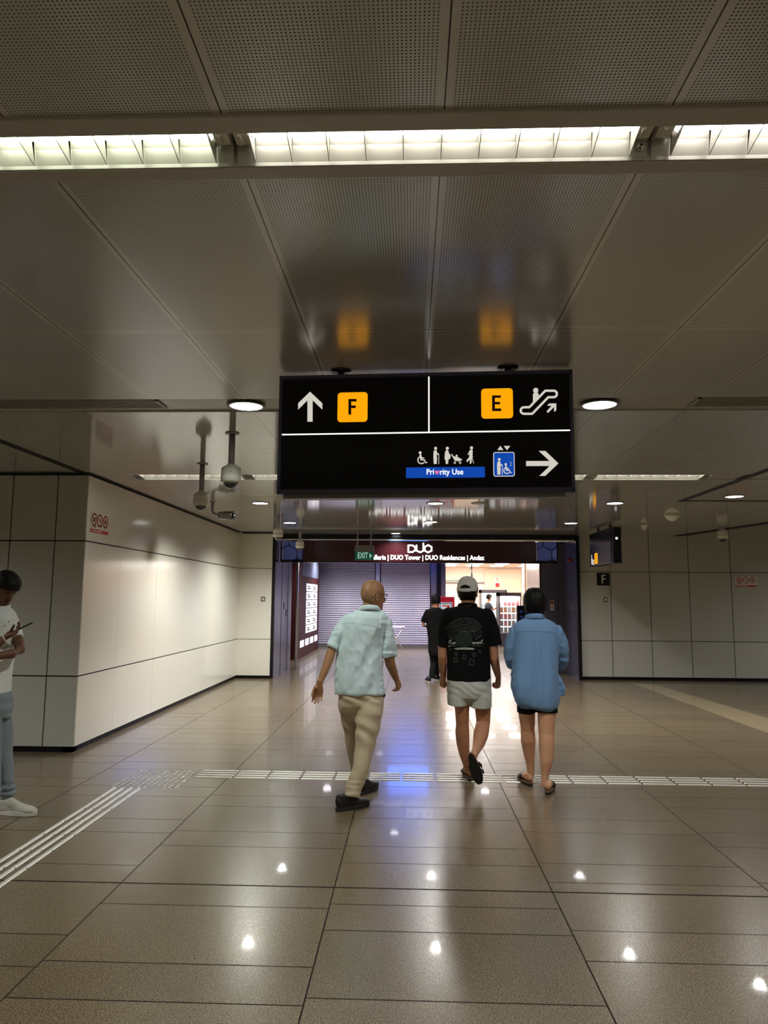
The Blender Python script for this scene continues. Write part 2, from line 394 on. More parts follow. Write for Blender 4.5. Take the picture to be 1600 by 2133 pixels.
# outer walls of the hall, out of the picture
struct(MB().box(-9.2, -9, -10, 7.6, 0, 3).build('wall_far_left', M['panel_shaded']))
struct(MB().box(12, 12.2, -10, 15, 0, 3.5).build('wall_far_right', M['panel_shaded']))
struct(MB().box(-9.2, 12.2, -10.2, -10, 0, 3).build('wall_rear', M['panel_shaded']))
# the arcade behind the portal
struct(MB().box(-3.4, -3.3, 15.2, 24.2, 0, 3.1).build('wall_arcade_left', M['blacksteel']))
struct(MB().box(-3.4, .7, 24.3, 24.4, 0, 3.1).build('wall_arcade_back', M['blacksteel']))

# ------------------------------------------------------------------ portal
pr = thing('portal_frame', 'dark steel portal framing the arcade entrance', 'portal', (0, 14.6, 0))
MB().box(-2.80, -2.735, 14.53, 14.62, 0, 2.9).build('edge_strip', M['blacksteel'], pr)
q = MB().box(-2.80, -2.735, 14.62, 16.6, 0, 2.9)
for y in (15.3, 15.33): q.box(-2.737, -2.732, y, y+.02, 0, 2.4, 1)
q.box(-2.737, -2.731, 16.1, 16.13, 0, 2.4, 1)
q.build('reveal_panel', [M['steel'], M['gap']], pr)
q = MB().box(3.40, 3.43, 14.88, 16.4, 0, 2.9); q.box(3.398, 3.402, 15.55, 15.57, 0, 2.9, 1)
q.build('reveal_panel', [M['steel'], M['gap']], pr)
MB().box(3.385, 3.445, 14.83, 14.90, 0, 2.9).build('edge_strip', M['blacksteel'], pr)
q = MB().box(2.93, 3.40, 16.38, 16.5, 0, 2.9); q.box(2.90, 2.93, 16.36, 16.52, 0, 2.9, 1); q.box(3.30, 3.306, 16.376, 16.39, 0, 2.9, 1)
q.build('return_panel', [M['steel'], M['blacksteel']], pr)
MB().box(-2.76, 3.42, 14.86, 15.0, 2.80, 2.93).build('head_rail', M['blacksteel'], pr)
MB().box(-2.70, 3.36, 14.845, 14.862, 2.797, 2.815).build('silver_strip', M['chrome'], pr)
lp = MB().tube([(-2.62, 16.7, 0), (-2.62, 16.7, 2.9)], .03); lp.build('guide_rail', M['chrome'], pr)
MB().box(-2.735, -2.726, 15.62, 15.65, 1.35, 1.5).build('lock_plate', M['blacksteel'], pr)
MB().box(-2.735, -2.726, 15.9, 15.94, 1.2, 1.35).build('lock_plate', M['blacksteel'], pr)

fb = thing('fascia_sign', 'wide maroon fascia with white lit lettering over the arcade entrance', 'sign', (0, 14.9, 2.35))
MB().box(-2.70, 3.02, 14.92, 15.06, 2.335, 2.39, 0).build('lower_edge', M['blacksteel'], fb)
MB().box(-2.23, 2.56, 14.9, 15.05, 2.352, 2.79).build('board', M['maroon'], fb)
def seg_logo(mb, x0, x1, z0, z1):
    # three hexagonal capitals drawn as one line: D, U with a raised right arm, O
    o, u, v, n = (0, 14.9, 0), (1, 0, 0), (0, 0, 1), (0, -1, 0)
    W = x1-x0; h = z1-z0; lw = .033
    def S(pts, closed=False):
        for qd in stroke(pts, lw, closed): mb.prism(qd, o, u, v, n, .012, .022, 0)
        for a in pts: mb.prism(circ(a[0], a[1], lw*.5, 10), o, u, v, n, .012, .0215, 0)
    a = x0; w_ = W*.30
    S([(a, z0), (a, z1), (a+w_*.6, z1), (a+w_, z1-h*.25), (a+w_, z0+h*.25), (a+w_*.6, z0)], True)
    b = x0+W*.36
    S([(b, z1), (b, z0+h*.2), (b+w_*.55, z0-h*.03), (b+w_, z0+h*.2), (b+w_, z1+h*.28)])
    c = x0+W*.72; r = W*.15
    S([(c+r, z1+h*.05), (c+2*r, z1-h*.22), (c+2*r, z0+h*.22), (c+r, z0-h*.05), (c, z0+h*.22), (c, z1-h*.22)], True)
lg = MB(); seg_logo(lg, -.045, .425, 2.556, 2.695); lg.build('logo', M['fascialetter'], fb)
lt = MB()
add_text(lt, 'Galleria | DUO Tower | DUO Residences | Andaz', .136, (1.515, 14.9, 2.44), (1, 0, 0), (0, 0, 1), (0, -1, 0), .012, sx=.86, align='RIGHT', bold=.004)
lt.build('lettering', M['fascialetter'], fb)
# hexagon glass panes at both ends of the fascia
M['hexglow'] = mat('blue_glow_pane', srgb(104, 110, 152), .08, spec=.7, var=.3, vscale=3, emit=srgb(60, 90, 190), es=.10)  # blue light from the arcade put in as the panes' own glow
for x0, x1 in ((-2.70, -2.235), (2.565, 3.02)):
    g = MB().box(x0, x1, 14.95, 14.97, 2.36, 2.77).build('glass_pane', M['hexglow'], fb)
    q = MB(); o, u, v, n = (x0, 14.94, 2.36), (1, 0, 0), (0, 0, 1), (0, -1, 0); W = x1-x0
    for a, b in (((0, .25), (.16, .33)), ((.16, .33), (.34, .24)), ((.34, .24), (.34, 0)), ((.34, .24), (W, .33)), ((.16, .33), (.16, .41)),
                 ((.34, .06), (.25, 0)), ((.34, .06), (W, 0))):
        for qd in stroke([a, b], .014): q.prism(qd, o, u, v, n, 0, .02)
    q.box(x0-.012, x0+.012, 14.92, 14.96, 2.35, 2.78); q.box(x1-.012, x1+.012, 14.92, 14.96, 2.35, 2.78)
    q.build('hexagon_bars', M['blacksteel'], g)
    MB().box(x0+.02, x0+.04, 14.93, 14.945, 2.37, 2.76).build('light_edge', M['plate'], g)
al = MB(); al.lathe((3.31, 14.99, 2.41), [(.045, 0), (.045, .05), (.028, .06), (.028, .11), (.0, .115)], 20, axis=(-.7, -.7, 0))
tag(al.build('alarm_sounder', M['red'], org=(3.40, 15.0, 2.41)), 'red alarm sounder fixed high on the dark steel reveal', 'alarm')
nt = thing('paper_notice', 'white paper notice with red heading on dark steel panel', 'notice', (3.18, 16.37, 1.45))
MB().box(3.125, 3.215, 16.370, 16.3765, 1.36, 1.58).build('sheet', M['plate'], nt)
MB().box(3.133, 3.207, 16.368, 16.3705, 1.50, 1.56).build('heading', M['redprint'], nt)
q = MB()
for z in (1.46, 1.43, 1.40): q.box(3.137, 3.20, 16.3685, 16.3705, z, z+.008)
q.build('printed_lines', M['print'], nt)

# ------------------------------------------------------------------ arcade: shutters, totem, shop
def shutter(x0, x1, label):
    r = thing('roller_shutter', label, 'shutter', ((x0+x1)/2, 24.1, 0), 'closed roller shutters')
    mb = MB(); prof = []; z = .08; P = .072
    while z < 2.98:
        for k, d in ((0, 0), (.12, .004), (.3, .016), (.55, .02), (.8, .014), (.93, .003)): prof.append((z+k*P, d))
        z += P
    vs = []; fs = []
    for (z, d) in prof: vs += [(x0+.03, 24.12-d, z), (x1-.03, 24.12-d, z)]
    for i in range(len(prof)-1): fs.append((2*i, 2*i+1, 2*i+3, 2*i+2))
    mb.add(vs, fs, 0); mb.box(x0+.03, x1-.03, 24.121, 24.14, .02, 3.0, 0)
    mb.build('slat_curtain', M['shutter'], r)
    MB().box(x0+.03, x1-.03, 24.08, 24.14, .0, .085).build('bottom_bar', M['grey_met'], r)
    return r
shutter(-3.14, -1.16, 'closed grey slatted roller shutter beside the maroon directory totem')
shutter(-1.02, .68, 'closed grey slatted roller shutter next to the shop opening')
tag(MB().box(-1.16, -1.02, 24.04, 24.16, 0, 3.0).build('shutter_post', M['shutter'], org=(-1.09, 24.1, 0)), 'pale metal post between the two closed shutters', 'post')
struct(MB().box(-3.30, -3.14, 24.0, 24.2, 0, 3.02).build('trim_shutter_left', M['steel']))
q = MB().box(.68, .86, 23.9, 24.3, 0, 3.02, 0); q.box(.86, 1.0, 23.85, 24.3, 0, 3.02, 1); q.box(1.0, 1.16, 23.9, 24.3, 0, 3.02, 0)
struct(q.build('trim_shop_jamb', [M['steel'], M['blacksteel']]))

# maroon directory totem on the left
dt = thing('directory_totem', 'maroon directory wall with lit white panels left of the shutters', 'directory', (-3.05, 21, 0))
MB().box(-3.29, -2.93, 18.9, 23.2, 0, 3.0).build('body', M['maroon2'], dt)
M['litwhite'] = mat('lit_directory_panel', srgb(240, 238, 240), .4, emit=srgb(240, 238, 245), es=.62)
for i in range(6):
    for j in range(2):
        z0 = .62+i*.235; y0 = 20.3+j*1.2
        o = MB().box(-2.935, -2.922, y0, y0+1.17, z0, z0+.215).build('light_panel', M['litwhite'], dt)
        q = MB()
        for k in range(2): q.box(-2.9225, -2.919, y0+.25, y0+.85-.2*k, z0+.06+.06*k, z0+.09+.06*k)
        q.build('lettering', M['print'], o)
for i in range(4):
    MB().box(-2.935, -2.922, 19.3+i*.95, 20.0+i*.95, .28, .46).build('light_panel', M['litwhite'], dt)
po = MB().box(-2.935, -2.92, 19.5, 22.9, 2.2, 2.95)
M['poster'] = mat('city_poster', srgb(112, 118, 140), .3, var=.6, vscale=2.2)
po.build('poster', M['poster'], dt)
wt = thing('white_totem', 'white upright information panel beside the left shutter', 'totem', (-3.2, 23.65, 0))
MB().box(-3.27, -3.02, 23.5, 23.8, .05, 1.67).build('body', M['plate'], wt, bevel=.01)
MB().box(-3.28, -3.0, 23.48, 23.82, 0, .05).build('base', M['grey_met'], wt)
q = MB(); q.prism(circ(-3.21, 1.52, .035, 18), (0, 23.5, 0), (1, 0, 0), (0, 0, 1), (0, -1, 0), -.002, .004); q.build('round_mark', M['print'], wt); q = MB(); q.box(-3.19, -3.12, 23.494, 23.502, .98, 1.0); q.build('lettering', M['print'], wt)

# convenience shop, bright inside
M['peach'] = mat('peach_wall', srgb(240, 222, 206), .4, var=.04)
M['peach2'] = mat('peach_door', srgb(238, 204, 178), .4, var=.05)
M['shopceil'] = mat('shop_ceiling', srgb(235, 225, 215), .4)
struct(MB().box(1.0, 6.2, 32.0, 32.15, 0, 3.1).build('wall_shop_back', M['peach']))
struct(MB().box(6.05, 6.2, 22.3, 32.0, 0, 3.1).build('wall_shop_right', M['peach']))
struct(MB().box(.98, 1.06, 24.3, 32.0, 0, 3.1).build('wall_shop_left', M['peach']))
struct(MB().box(1.0, 6.2, 22.3, 32.0, 2.985, 3.015).build('ceiling_shop', M['shopceil']))
q = MB().box(3.87, 4.15, 24.7, 25.2, 0, 3.0, 0); q.box(3.92, 4.35, 23.6, 24.7, 0, 3.0, 1); q.box(4.05, 4.45, 22.2, 23.6, 0, 3.0, 2)
struct(q.build('wall_shop_return', [M['peach'], M['peach2'], M['steel']]))
struct(MB().box(3.55, 3.66, 20.0, 22.2, 0, 3.02).build('wall_arcade_right', M['steel']))
struct(MB().box(3.44, 3.66, 16.5, 20.0, 0, 3.02).build('wall_arcade_right_near', M['steel']))
struct(MB().box(3.6, 6.2, 22.16, 22.3, 0, 3.02).build('wall_shop_front', M['steel']))
q = MB().box(3.25, 4.85, 31.9, 32.0, 1.62, 2.9, 0); q.box(3.25, 3.33, 31.86, 31.93, 0, 1.7, 1); q.box(4.77, 4.85, 31.86, 31.93, 0, 1.7, 1); q.box(3.25, 4.85, 31.86, 31.93, 1.62, 1.70, 1)
struct(q.build('trim_shop_doorway', [M['peach2'], M['peach']]))
struct(MB().box(1.06, 3.25, 31.93, 32.0, 2.28, 2.34).build('trim_shop_rail', M['grey_met']))
M['shoplamp'] = mat('shop_lamp', srgb(250, 250, 245), .4, emit=(1, .96, .91, 1), es=SHOP_W)
k = 0
for y in (25.2, 26.9, 28.6, 30.3):
    for x in (1.6, 2.6, 3.6, 4.8):
        o = MB().lathe((x, y, 2.983), [(.0, -.012), (.25, -.012), (.28, 0)], 24).build('ceiling_lamp', M['shoplamp'], org=(x, y, 2.983))
        tag(o, 'round white lamp flush in the bright shop ceiling', 'ceiling lamp', 'round lamps in the shop ceiling')

# fridge with lit shelves of packets
M['fridge'] = mat('fridge_body', srgb(86, 80, 84), .35, .3)
M['fridgelit'] = mat('fridge_interior', srgb(225, 238, 245), .4, emit=srgb(225, 240, 250), es=1.5)
M['glass'] = mat('clear_glass', srgb(225, 240, 245), .05)
nt_ = NT(M['glass']); tr_ = nt_.n('ShaderNodeBsdfTransparent'); mx_ = nt_.n('ShaderNodeMixShader', i0=.10); nt_.l(tr_.outputs[0], mx_.inputs[1]); nt_.l(nt_.b.outputs[0], mx_.inputs[2]); nt_.l(mx_.outputs[0], nt_.out.inputs[0])
nt_.b.inputs['Specular IOR Level'].default_value = .9
def fridge(x0, x1, y0, y1, h, label, seed):
    r = thing('display_fridge', label, 'fridge', ((x0+x1)/2, (y0+y1)/2, 0))
    q = MB(); q.box(x0, x0+.04, y0, y1, .1, h); q.box(x1-.04, x1, y0, y1, .1, h); q.box(x0, x1, y1-.05, y1, .1, h); q.box(x0, x1, y0, y1, h-.12, h); q.box(x0, x1, y0, y1, 0, .45)
    q.build('cabinet', M['fridge'], r)
    MB().box(x0+.04, x1-.04, y1-.07, y1-.051, .45, h-.12).build('light_back', M['fridgelit'], r)
    zs = [.46+i*(h-.7)/5 for i in range(5)]
    for z in zs: MB().box(x0+.045, x1-.045, y0+.08, y1-.075, z, z+.015).build('shelf', M['plate'], r)
    MB().box(x0+.02, x1-.02, y0-.02, y0-.008, .45, h-.12).build('glass_door', M['glass'], r)
    l = bpy.data.lights.new('fridge_led', 'AREA'); l.shape = 'RECTANGLE'; l.size = x1-x0-.12; l.size_y = .03; l.energy = 34; l.color = (.92, .97, 1)
    o = bpy.data.objects.new('fridge_led', l); o.location = ((x0+x1)/2, y0+.03, h-.13); o.rotation_euler = (math.radians(25), 0, 0); col.objects.link(o)
    return zs
zs1 = fridge(3.02, 3.78, 24.9, 25.7, 1.83, 'grey glass-door fridge of snacks at the shop entrance', 3)
zs2 = fridge(2.62, 3.6, 27.2, 27.95, 1.95, 'white-lit drinks fridge behind the clerk', 5)
pk = [mat('packet_%s' % n, srgb(*c), .35) for n, c in (('red', (190, 40, 40)), ('brown', (120, 78, 50)), ('orange', (220, 130, 40)), ('white', (230, 230, 225)), ('lime', (170, 200, 30)))]
rnd = random.Random(4)
pmesh = []
for m in pk:
    q = MB(); q.tube([(0, 0, 0), (0, 0, .02), (0, 0, .15), (0, 0, .175)], [(.045, .012), (.055, .035), (.055, .03), (.05, .004)], 12, ref=(0, 1, 0)); me = q.mesh('packet'); me.materials.append(m); pmesh.append(me)
names = ('red', 'brown', 'orange', 'white', 'lime green')
for si, z in enumerate(zs1):
    for j in range(5):
        kx = [1, 1, 0, 2, 0][si] if rnd.random() < .6 else rnd.choice([0, 0, 3, 4] if si < 2 else [0, 2, 3])
        o = bpy.data.objects.new('snack_packet', pmesh[kx]); col.objects.link(o); o.location = (3.13+j*.135, 25.1, z+.015)
        tag(o, '%s snack packet standing in the glass-door fridge' % names[kx], 'packet', '%s snack packets in the fridge' % names[kx])
M['bottle'] = mat('drink_bottle', srgb(222, 234, 238), .3, spec=.5)
q = MB(); q.lathe((0, 0, 0), [(.03, 0), (.032, .01), (.032, .14), (.012, .19), (.012, .215), (.0, .216)], 14); bme = q.mesh('bottle'); bme.materials.append(M['bottle'])
for z in zs2:
    for j in range(9):
        o = bpy.data.objects.new('drink_bottle', bme); col.objects.link(o); o.location = (2.72+j*.098, 27.4, z+.015)
        tag(o, 'pale blue drink bottle standing in the white-lit fridge', 'bottle', 'bottles in the drinks fridge')
# counter with boxes
ct = thing('shop_counter', 'pale shop counter behind the red sign stand', 'counter', (1.75, 27, 0))
MB().box(1.2, 2.3, 26.7, 27.4, 0, .98).build('cabinet', M['peach'], ct); MB().box(1.17, 2.33, 26.67, 27.43, .98, 1.02).build('worktop', M['plate'], ct)
mc = thing('coffee_machine', 'steel drinks machine on the shop counter', 'machine', (1.45, 27.05, 1.02))
MB().box(1.25, 1.6, 26.85, 27.3, 1.02, 1.5).build('housing', M['chrome'], mc, bevel=.01); MB().box(1.3, 1.55, 26.84, 26.855, 1.3, 1.42).build('screen', M['signblack'], mc)
# hanging pole and camera arm under the shop ceiling
tp = MB().tube([(2.45, 29, 2.98), (2.45, 29, 2.1)], .03); tp.tube([(2.45, 29, 2.35), (1.1, 29, 2.30)], .014)
tag(tp.build('service_pole', M['blacksteel'], org=(2.45, 29, 2.98)), 'thin black pole dropping from the shop ceiling', 'pole')
ws = thing('wall_sign', 'small red and white sign high on the peach shop wall', 'sign', (3.6, 31.88, 2.3))
MB().box(3.70, 3.92, 31.87, 31.90, 2.1, 2.55).build('plate', M['plate'], ws)
q = MB(); add_text(q, 'S', .22, (3.81, 31.87, 2.44), (1, 0, 0), (0, 0, 1), (0, -1, 0), .004)
q.box(3.73, 3.89, 31.862, 31.871, 2.13, 2.3); q.build('marks', M['redprint'], ws)

# red shop stand with a numeral 7 emblem
M['sevgreen'] = mat('emblem_green', srgb(0, 110, 80), .4, emit=srgb(0, 110, 80), es=.2)
M['sevorange'] = mat('emblem_orange', srgb(240, 120, 30), .4, emit=srgb(240, 120, 30), es=.25)
M['sevred'] = mat('stand_red', srgb(205, 22, 36), .35, emit=srgb(205, 22, 36), es=.28)
M['sevwhite'] = mat('emblem_white', srgb(245, 242, 238), .35, emit=srgb(245, 242, 238), es=.35)
ss = thing('sign_stand', 'red upright shop sign with green-edged white emblem', 'sign', (1.07, 21.5, 0))
X0, X1 = .78, 1.30
MB().box(X0, X1, 21.45, 21.6, .02, 1.66).build('board', M['sevred'], ss, bevel=.008)
MB().box(X0-.03, X1+.03, 21.35, 21.7, 0, .025).build('base', M['blacksteel'], ss)
o_, u_, v_, n_ = (1.04, 21.45, 1.30), (1, 0, 0), (0, 0, 1), (0, -1, 0)
def P(mb, pts, d0, d1): mb.prism(pts, o_, u_, v_, n_, d0, d1)
q = MB(); P(q, [(-.2, .2), (.2, .2), (.17, -.2), (-.17, -.2)], 0, .004); e = q.build('emblem', M['sevwhite'], ss)
q = MB(); P(q, [(-.18, .18), (.18, .18), (.152, -.18), (-.152, -.18)], .004, .007); q.build('border', M['sevgreen'], e)
q = MB(); P(q, [(-.155, .155), (.155, .155), (.13, -.155), (-.13, -.155)], .007, .010); q.build('field', M['sevwhite'], e)
q = MB(); P(q, [(-.10, .12), (.11, .12), (.11, .075), (-.10, .075)], .010, .013); q.build('numeral_top', M['sevorange'], e)
q = MB(); P(q, [(.11, .12), (.11, .07), (.03, -.10), (-.035, -.10), (.05, .075)], .0135, .015); q.build('numeral_stem', M['sevred'], e)
q = MB(); add_text(q, 'ELEVEn', .085, (1.04, 21.45, 1.275), u_, v_, n_, .0155, sx=.75, bold=.003); q.build('wordmark', M['sevgreen'], e)
bs = thing('black_sign_stand', 'black upright notice board with faint blue lettering by the right panel', 'sign', (3.15, 20.5, 0))
MB().box(2.98, 3.50, 20.45, 20.55, .05, 1.43).build('board', M['signblack'], bs, bevel=.005)
MB().box(2.95, 3.53, 20.35, 20.65, 0, .05).build('base', M['blacksteel'], bs)
M['faintblue'] = mat('faint_blue_print', srgb(40, 52, 110), .4, emit=srgb(40, 52, 110), es=.3)
q = MB(); q.box(3.06, 3.12, 20.444, 20.451, 1.23, 1.29); q.box(3.15, 3.33, 20.444, 20.451, 1.25, 1.264); q.box(3.06, 3.15, 20.444, 20.451, 1.09, 1.14); q.box(3.06, 3.32, 20.444, 20.451, 1.0, 1.035)
q.build('lettering', M['faintblue'], bs)

# big blue lit screen high in the arcade, behind the fascia
M['bluescreen'] = mat('blue_screen', srgb(40, 90, 220), .3, emit=srgb(70, 120, 255), es=BLUE)
bl = thing('blue_lit_screen', 'blue lit hanging screen high behind the fascia', 'screen', (-.05, 18.5, 2.55))
MB().box(-.55, .45, 18.55, 18.65, 2.57, 3.01).build('screen', M['bluescreen'], bl)
q = MB(); add_text(q, 'INEY', .26, (-.1, 18.55, 2.74), (1, 0, 0), (0, 0, 1), (0, -1, 0), .004, sx=.8, bold=.005); q.build('lettering', M['faintblue'], bl)
for x, y in ((-2.0, 18.0), (1.8, 18.0), (-2.4, 22.0), (-.9, 22.0), (.6, 22.0), (2.2, 21.6)):
    fill_spot(x, y, 2.98, 1.8, (.95, .92, 1.0))  # no fixtures here, spots added to brighten the arcade and shutters

ft = thing('folding_table', 'small folding table with thin crossed legs before the right shutter', 'table', (-.45, 23.2, 0))
MB().box(-.72, -.18, 23.0, 23.4, .70, .72).build('tabletop', M['plate'], ft)
for y in (23.02, 23.38):
    MB().tube([(-.68, y, .70), (-.22, y, .0)], .011, 8).build('leg', M['white_met'], ft); MB().tube([(-.22, y+.02, .70), (-.68, y+.02, .0)], .011, 8).build('leg', M['white_met'], ft)
# ------------------------------------------------------------------ ceiling lamp troughs
M['greenish'] = mat('tube_cool', srgb(240, 245, 235), .4, emit=(.93, 1, .82, 1), es=TUBE)
M['pinkish'] = mat('tube_warm', srgb(245, 240, 240), .4, emit=(1, .93, .90, 1), es=TUBE)
def trough_light(x, y0, y1, L, label, group, tubem, tubez=2.975, blades=True, detail=True):
    r = thing('trough_light', label, 'lamp', (x+L/2, (y0+y1)/2, CZ), group)
    yf = y1-.004; dy = yf-y0
    q = MB(); a, b = x+.004, x+L-.004
    prof = [(yf, CZ-.008), (yf, CZ+.004), (yf-.012, CZ+.05), (yf-.05, CZ+.115), (y0+.05, CZ+.12), (y0+.014, CZ+.05), (y0+.004, CZ+.0)]
    vs = []; fs = []
    for (yy, zz) in prof: vs += [(a, yy, zz), (b, yy, zz)]
    for i in range(len(prof)-1): fs.append((2*i, 2*i+1, 2*i+3, 2*i+2))
    q.add(vs, fs, 0); q.build('reflector', M['reflector'], r)
    yt = y0+dy*.62
    q = MB().tube([(x+.06, yt, tubez+.015), (x+L-.06, yt, tubez+.015)], .021, 14); q.build('tube', tubem, r)
    if blades:
        n = 11 if detail else 10
        for i in range(n):
            xx = x+.058+i*(L-.116)/(n-1)
            q = MB(); q.prism([(y0+.012, CZ+.03), (yf-.006, CZ+.0), (yf-.016, CZ+.055), (yf-.05, CZ+.1), (yt+.035, CZ+.085), (yt-.01, CZ+.03)], (xx, 0, 0), (0, 1, 0), (0, 0, 1), (1, 0, 0), 0, .0025)
            q.build('cross_blade', M['blade'], r)
    for xx in (x+.006, x+L-.05):
        q = MB().box(xx, xx+.044, yt-.03, yt+.03, tubez-.012, tubez+.05); q.box(xx+.012, xx+.022, yt-.02, yt+.022, tubez-.02, tubez-.01)
        q.build('lamp_holder', M['white_met'], r)
    return r
G1 = 'lamps in the ceiling trough overhead'
trough_light(-1.79, 1.888, 2.052, 1.25, 'greenish white lamp at the left end of the overhead trough', G1, M['greenish'])
trough_light(-.535, 1.888, 2.052, 1.245, 'bright lamp in the middle of the overhead trough', G1, M['tubeglow'])
r = trough_light(.715, 1.888, 2.052, 1.25, 'pinkish white lamp at the right end of the overhead trough', G1, M['pinkish'])
trough_light(1.97, 1.888, 2.052, 1.25, 'lamp of the overhead trough beyond the right edge', G1, M['pinkish'], blades=False)
trough_light(-3.05, 1.888, 2.052, 1.25, 'lamp of the overhead trough beyond the left edge', G1, M['greenish'], blades=False)
q = MB(); o = onz(1342, 292, 2.95); q.prism(circ(0, 0, .011, 20), (.685, 2.036, 2.948), (1, 0, 0), (0, -.26, .966), (0, -.966, -.26), 0, .002, 0)
for a in (0, 2): q.prism([(0, 0)]+circ(0, 0, .009, 6, a*PI/2+.4, a*PI/2+.4+PI/2, False), (.685, 2.036, 2.948), (1, 0, 0), (0, -.26, .966), (0, -.966, -.26), .002, .003, 1)
tag(q.build('round_sticker', [M['plate'], M['print']], org=(.685, 2.036, 2.948)), 'small round black and white sticker on the lamp trough reflector', 'sticker')
trough_y = (7.625, 7.925)
labs = ['far trough lamp nearest the left panelled wall', 'far trough lamp behind the domed cameras', 'far trough lamp hidden behind the hanging direction sign', 'far trough lamp just right of the hanging direction sign', 'far trough lamp at its right end before the dark groove']
for i in range(5):
    trough_light(-3.06+i*1.255, 7.625, 7.925, 1.25, labs[i], 'lamps in the far ceiling trough', M['tubeglow'], blades=True, detail=False, tubez=2.97)

# ------------------------------------------------------------------ downlights
def downlight(x, y, label, r=.105, power=1.0, group='round downlights in the ceiling', colr=(1, .98, .93)):
    t = thing('downlight', label, 'downlight', (x, y, CZ), group)
    MB().lathe((x, y, CZ), [(r+.024, -.001), (r+.022, -.008), (r+.002, -.008), (r, 0), (r*.8, .0)], 36).build('trim_ring', M['grey_met'], t)
    q = MB().lathe((x, y, CZ), [(0, -.0035), (r, -.0035)], 36); q.build('lens', M['downglow'], t)
    l = bpy.data.lights.new('downlight_lamp', 'SPOT'); l.energy = SPOT_W*power; l.spot_size = math.radians(150); l.spot_blend = .8; l.shadow_soft_size = .06; l.color = colr
    o = bpy.data.objects.new('downlight_lamp', l); o.location = (x, y, CZ-.03); col.objects.link(o)
    return t
for x, y, r, pw, cc, lb in ((-1.14, 4.83, .11, .8, (.93, 1, .86), 'large round downlight left of the hanging direction sign'), (1.284, 4.83, .11, .8, (1, .96, .92), 'large round downlight right of the hanging direction sign'),
    (-2.11, 9.96, .105, 2.3, (1, 1, .9), 'round downlight beside the small bullet camera'), (.345, 9.95, .105, 2.2, (1, .97, .93), 'round downlight just below the middle of the hanging direction sign'),
    (2.80, 9.9, .105, 1.6, (1, .96, .92), 'round downlight below the right end of the hanging sign'), (4.12, 9.235, .105, 1, (1, .96, .92), 'round downlight inside the dark ceiling groove at right'),
    (-2.135, 12.6, .105, 2.2, (1, 1, .92), 'round downlight between the two far left dome cameras'), (.35, 12.4, .105, 2.0, (1, .97, .93), 'round downlight in front of the mirrored lettering of the fascia'),
    (2.785, 12.55, .105, 1, (1, .97, .93), 'round downlight at far right before the steel portal'), (-.30, 14.6, .09, .6, (1, .97, .93), 'small round downlight tight against the portal head')):
    downlight(x, y, lb, r, pw, colr=cc)
for y in (7.3,):
    pass
MB_ = MB().lathe((.941, 9.93, CZ), [(0, -.012), (.09, -.012), (.105, -.004), (.108, 0)], 30)
tag(MB_.build('ceiling_speaker', M['ceil_plain'], org=(.941, 9.93, CZ)), 'flat unlit round disc on the ceiling behind the hanging sign', 'ceiling speaker')
for x, y, r, lb in ((4.05, 11.24, .11, 'larger pale smoke detector on the ceiling at right'), (4.08, 12.7, .07, 'smaller pale smoke detector near the narrow hanging sign')):
    o = MB().lathe((x, y, CZ), [(r, 0), (r, -.03), (r*.7, -.07), (r*.3, -.1), (0, -.1)], 24).build('smoke_detector', M['cctv'], org=(x, y, CZ)); tag(o, lb, 'smoke detector', 'smoke detectors')

# air vents in the shallow band
def vent(x0, x1, y0, y1, label):
    r = thing('air_vent', label, 'vent', ((x0+x1)/2, (y0+y1)/2, CZ))
    q = MB(); z0, z1 = CZ+.002, CZ+.014
    for a in ((x0, x1, y0, y0+.012), (x0, x1, y1-.012, y1), (x0, x0+.02, y0, y1), (x1-.02, x1, y0, y1)): q.box(a[0], a[1], a[2], a[3], z0, z1)
    q.build('frame', M['vent'], r)
    MB().box(x0, x1, y0, y1, CZ+.0105, CZ+.0125).build('backing', M['gap'], r)
    n = 4
    for i in range(1, n+1):
        y = y0+(y1-y0)*i/(n+1); MB().box(x0+.02, x1-.02, y-.008, y+.008, z0, z0+.006).build('slat', M['vent'], r)
vent(-4.3, -1.72, 4.70, 4.90, 'long slotted air vent in the ceiling band at left')
vent(1.90, 4.6, 4.70, 4.90, 'long slotted air vent in the ceiling band at right')

# ------------------------------------------------------------------ cameras
def dome_cam(x, y, pole, s, label):
    r = thing('dome_camera', label, 'security camera', (x, y, CZ), 'dome cameras hanging from the ceiling')
    MB().lathe((x, y, CZ), [(.058*s, 0), (.056*s, -.008), (.03*s, -.010)], 24).build('ceiling_flange', M['cctvgrey'], r)
    if pole > .03: MB().tube([(x, y, CZ), (x, y, CZ-pole)], .026*s, 20).build('pole', M['cctvgrey'], r)
    z = CZ-pole
    MB().lathe((x, y, z), [(.027*s, .002), (.03*s, -.004), (.078*s, -.035*s), (.080*s, -.085*s), (.0785*s, -.087*s), (.0785*s, -.09*s), (.082*s, -.092*s), (.080*s, -.150*s), (.060*s, -.152*s)], 36).build('housing', M['cctv'], r)
    prof = [(.056*s*math.cos(a), -.150*s-.056*s*math.sin(a)) for a in [i*PI/2/8 for i in range(9)]]; prof[-1] = (0, prof[-1][1])
    dm = MB().lathe((x, y, z), prof, 28).build('dome_window', M['dome'], r)
    MB().lathe((x, y, z), [(.060*s, -.151*s), (.062*s, -.162*s), (.055*s, -.158*s)], 28).build('clear_ring', M['white_met'], dm)
    MB().lathe((x+.02*s, y-.0785*s, z-.068*s), [(.004*s, -.002), (.004*s, .003)], 10, axis=(0, -1, 0)).build('screw', M['print'], r)
    return r
dome_cam(-1.442, 5.656, .255, .98, 'dome camera on a pole nearest the hanging direction sign')
dome_cam(-2.072, 6.992, .27, .98, 'grey dome camera on a pole, second one to the left of the sign')
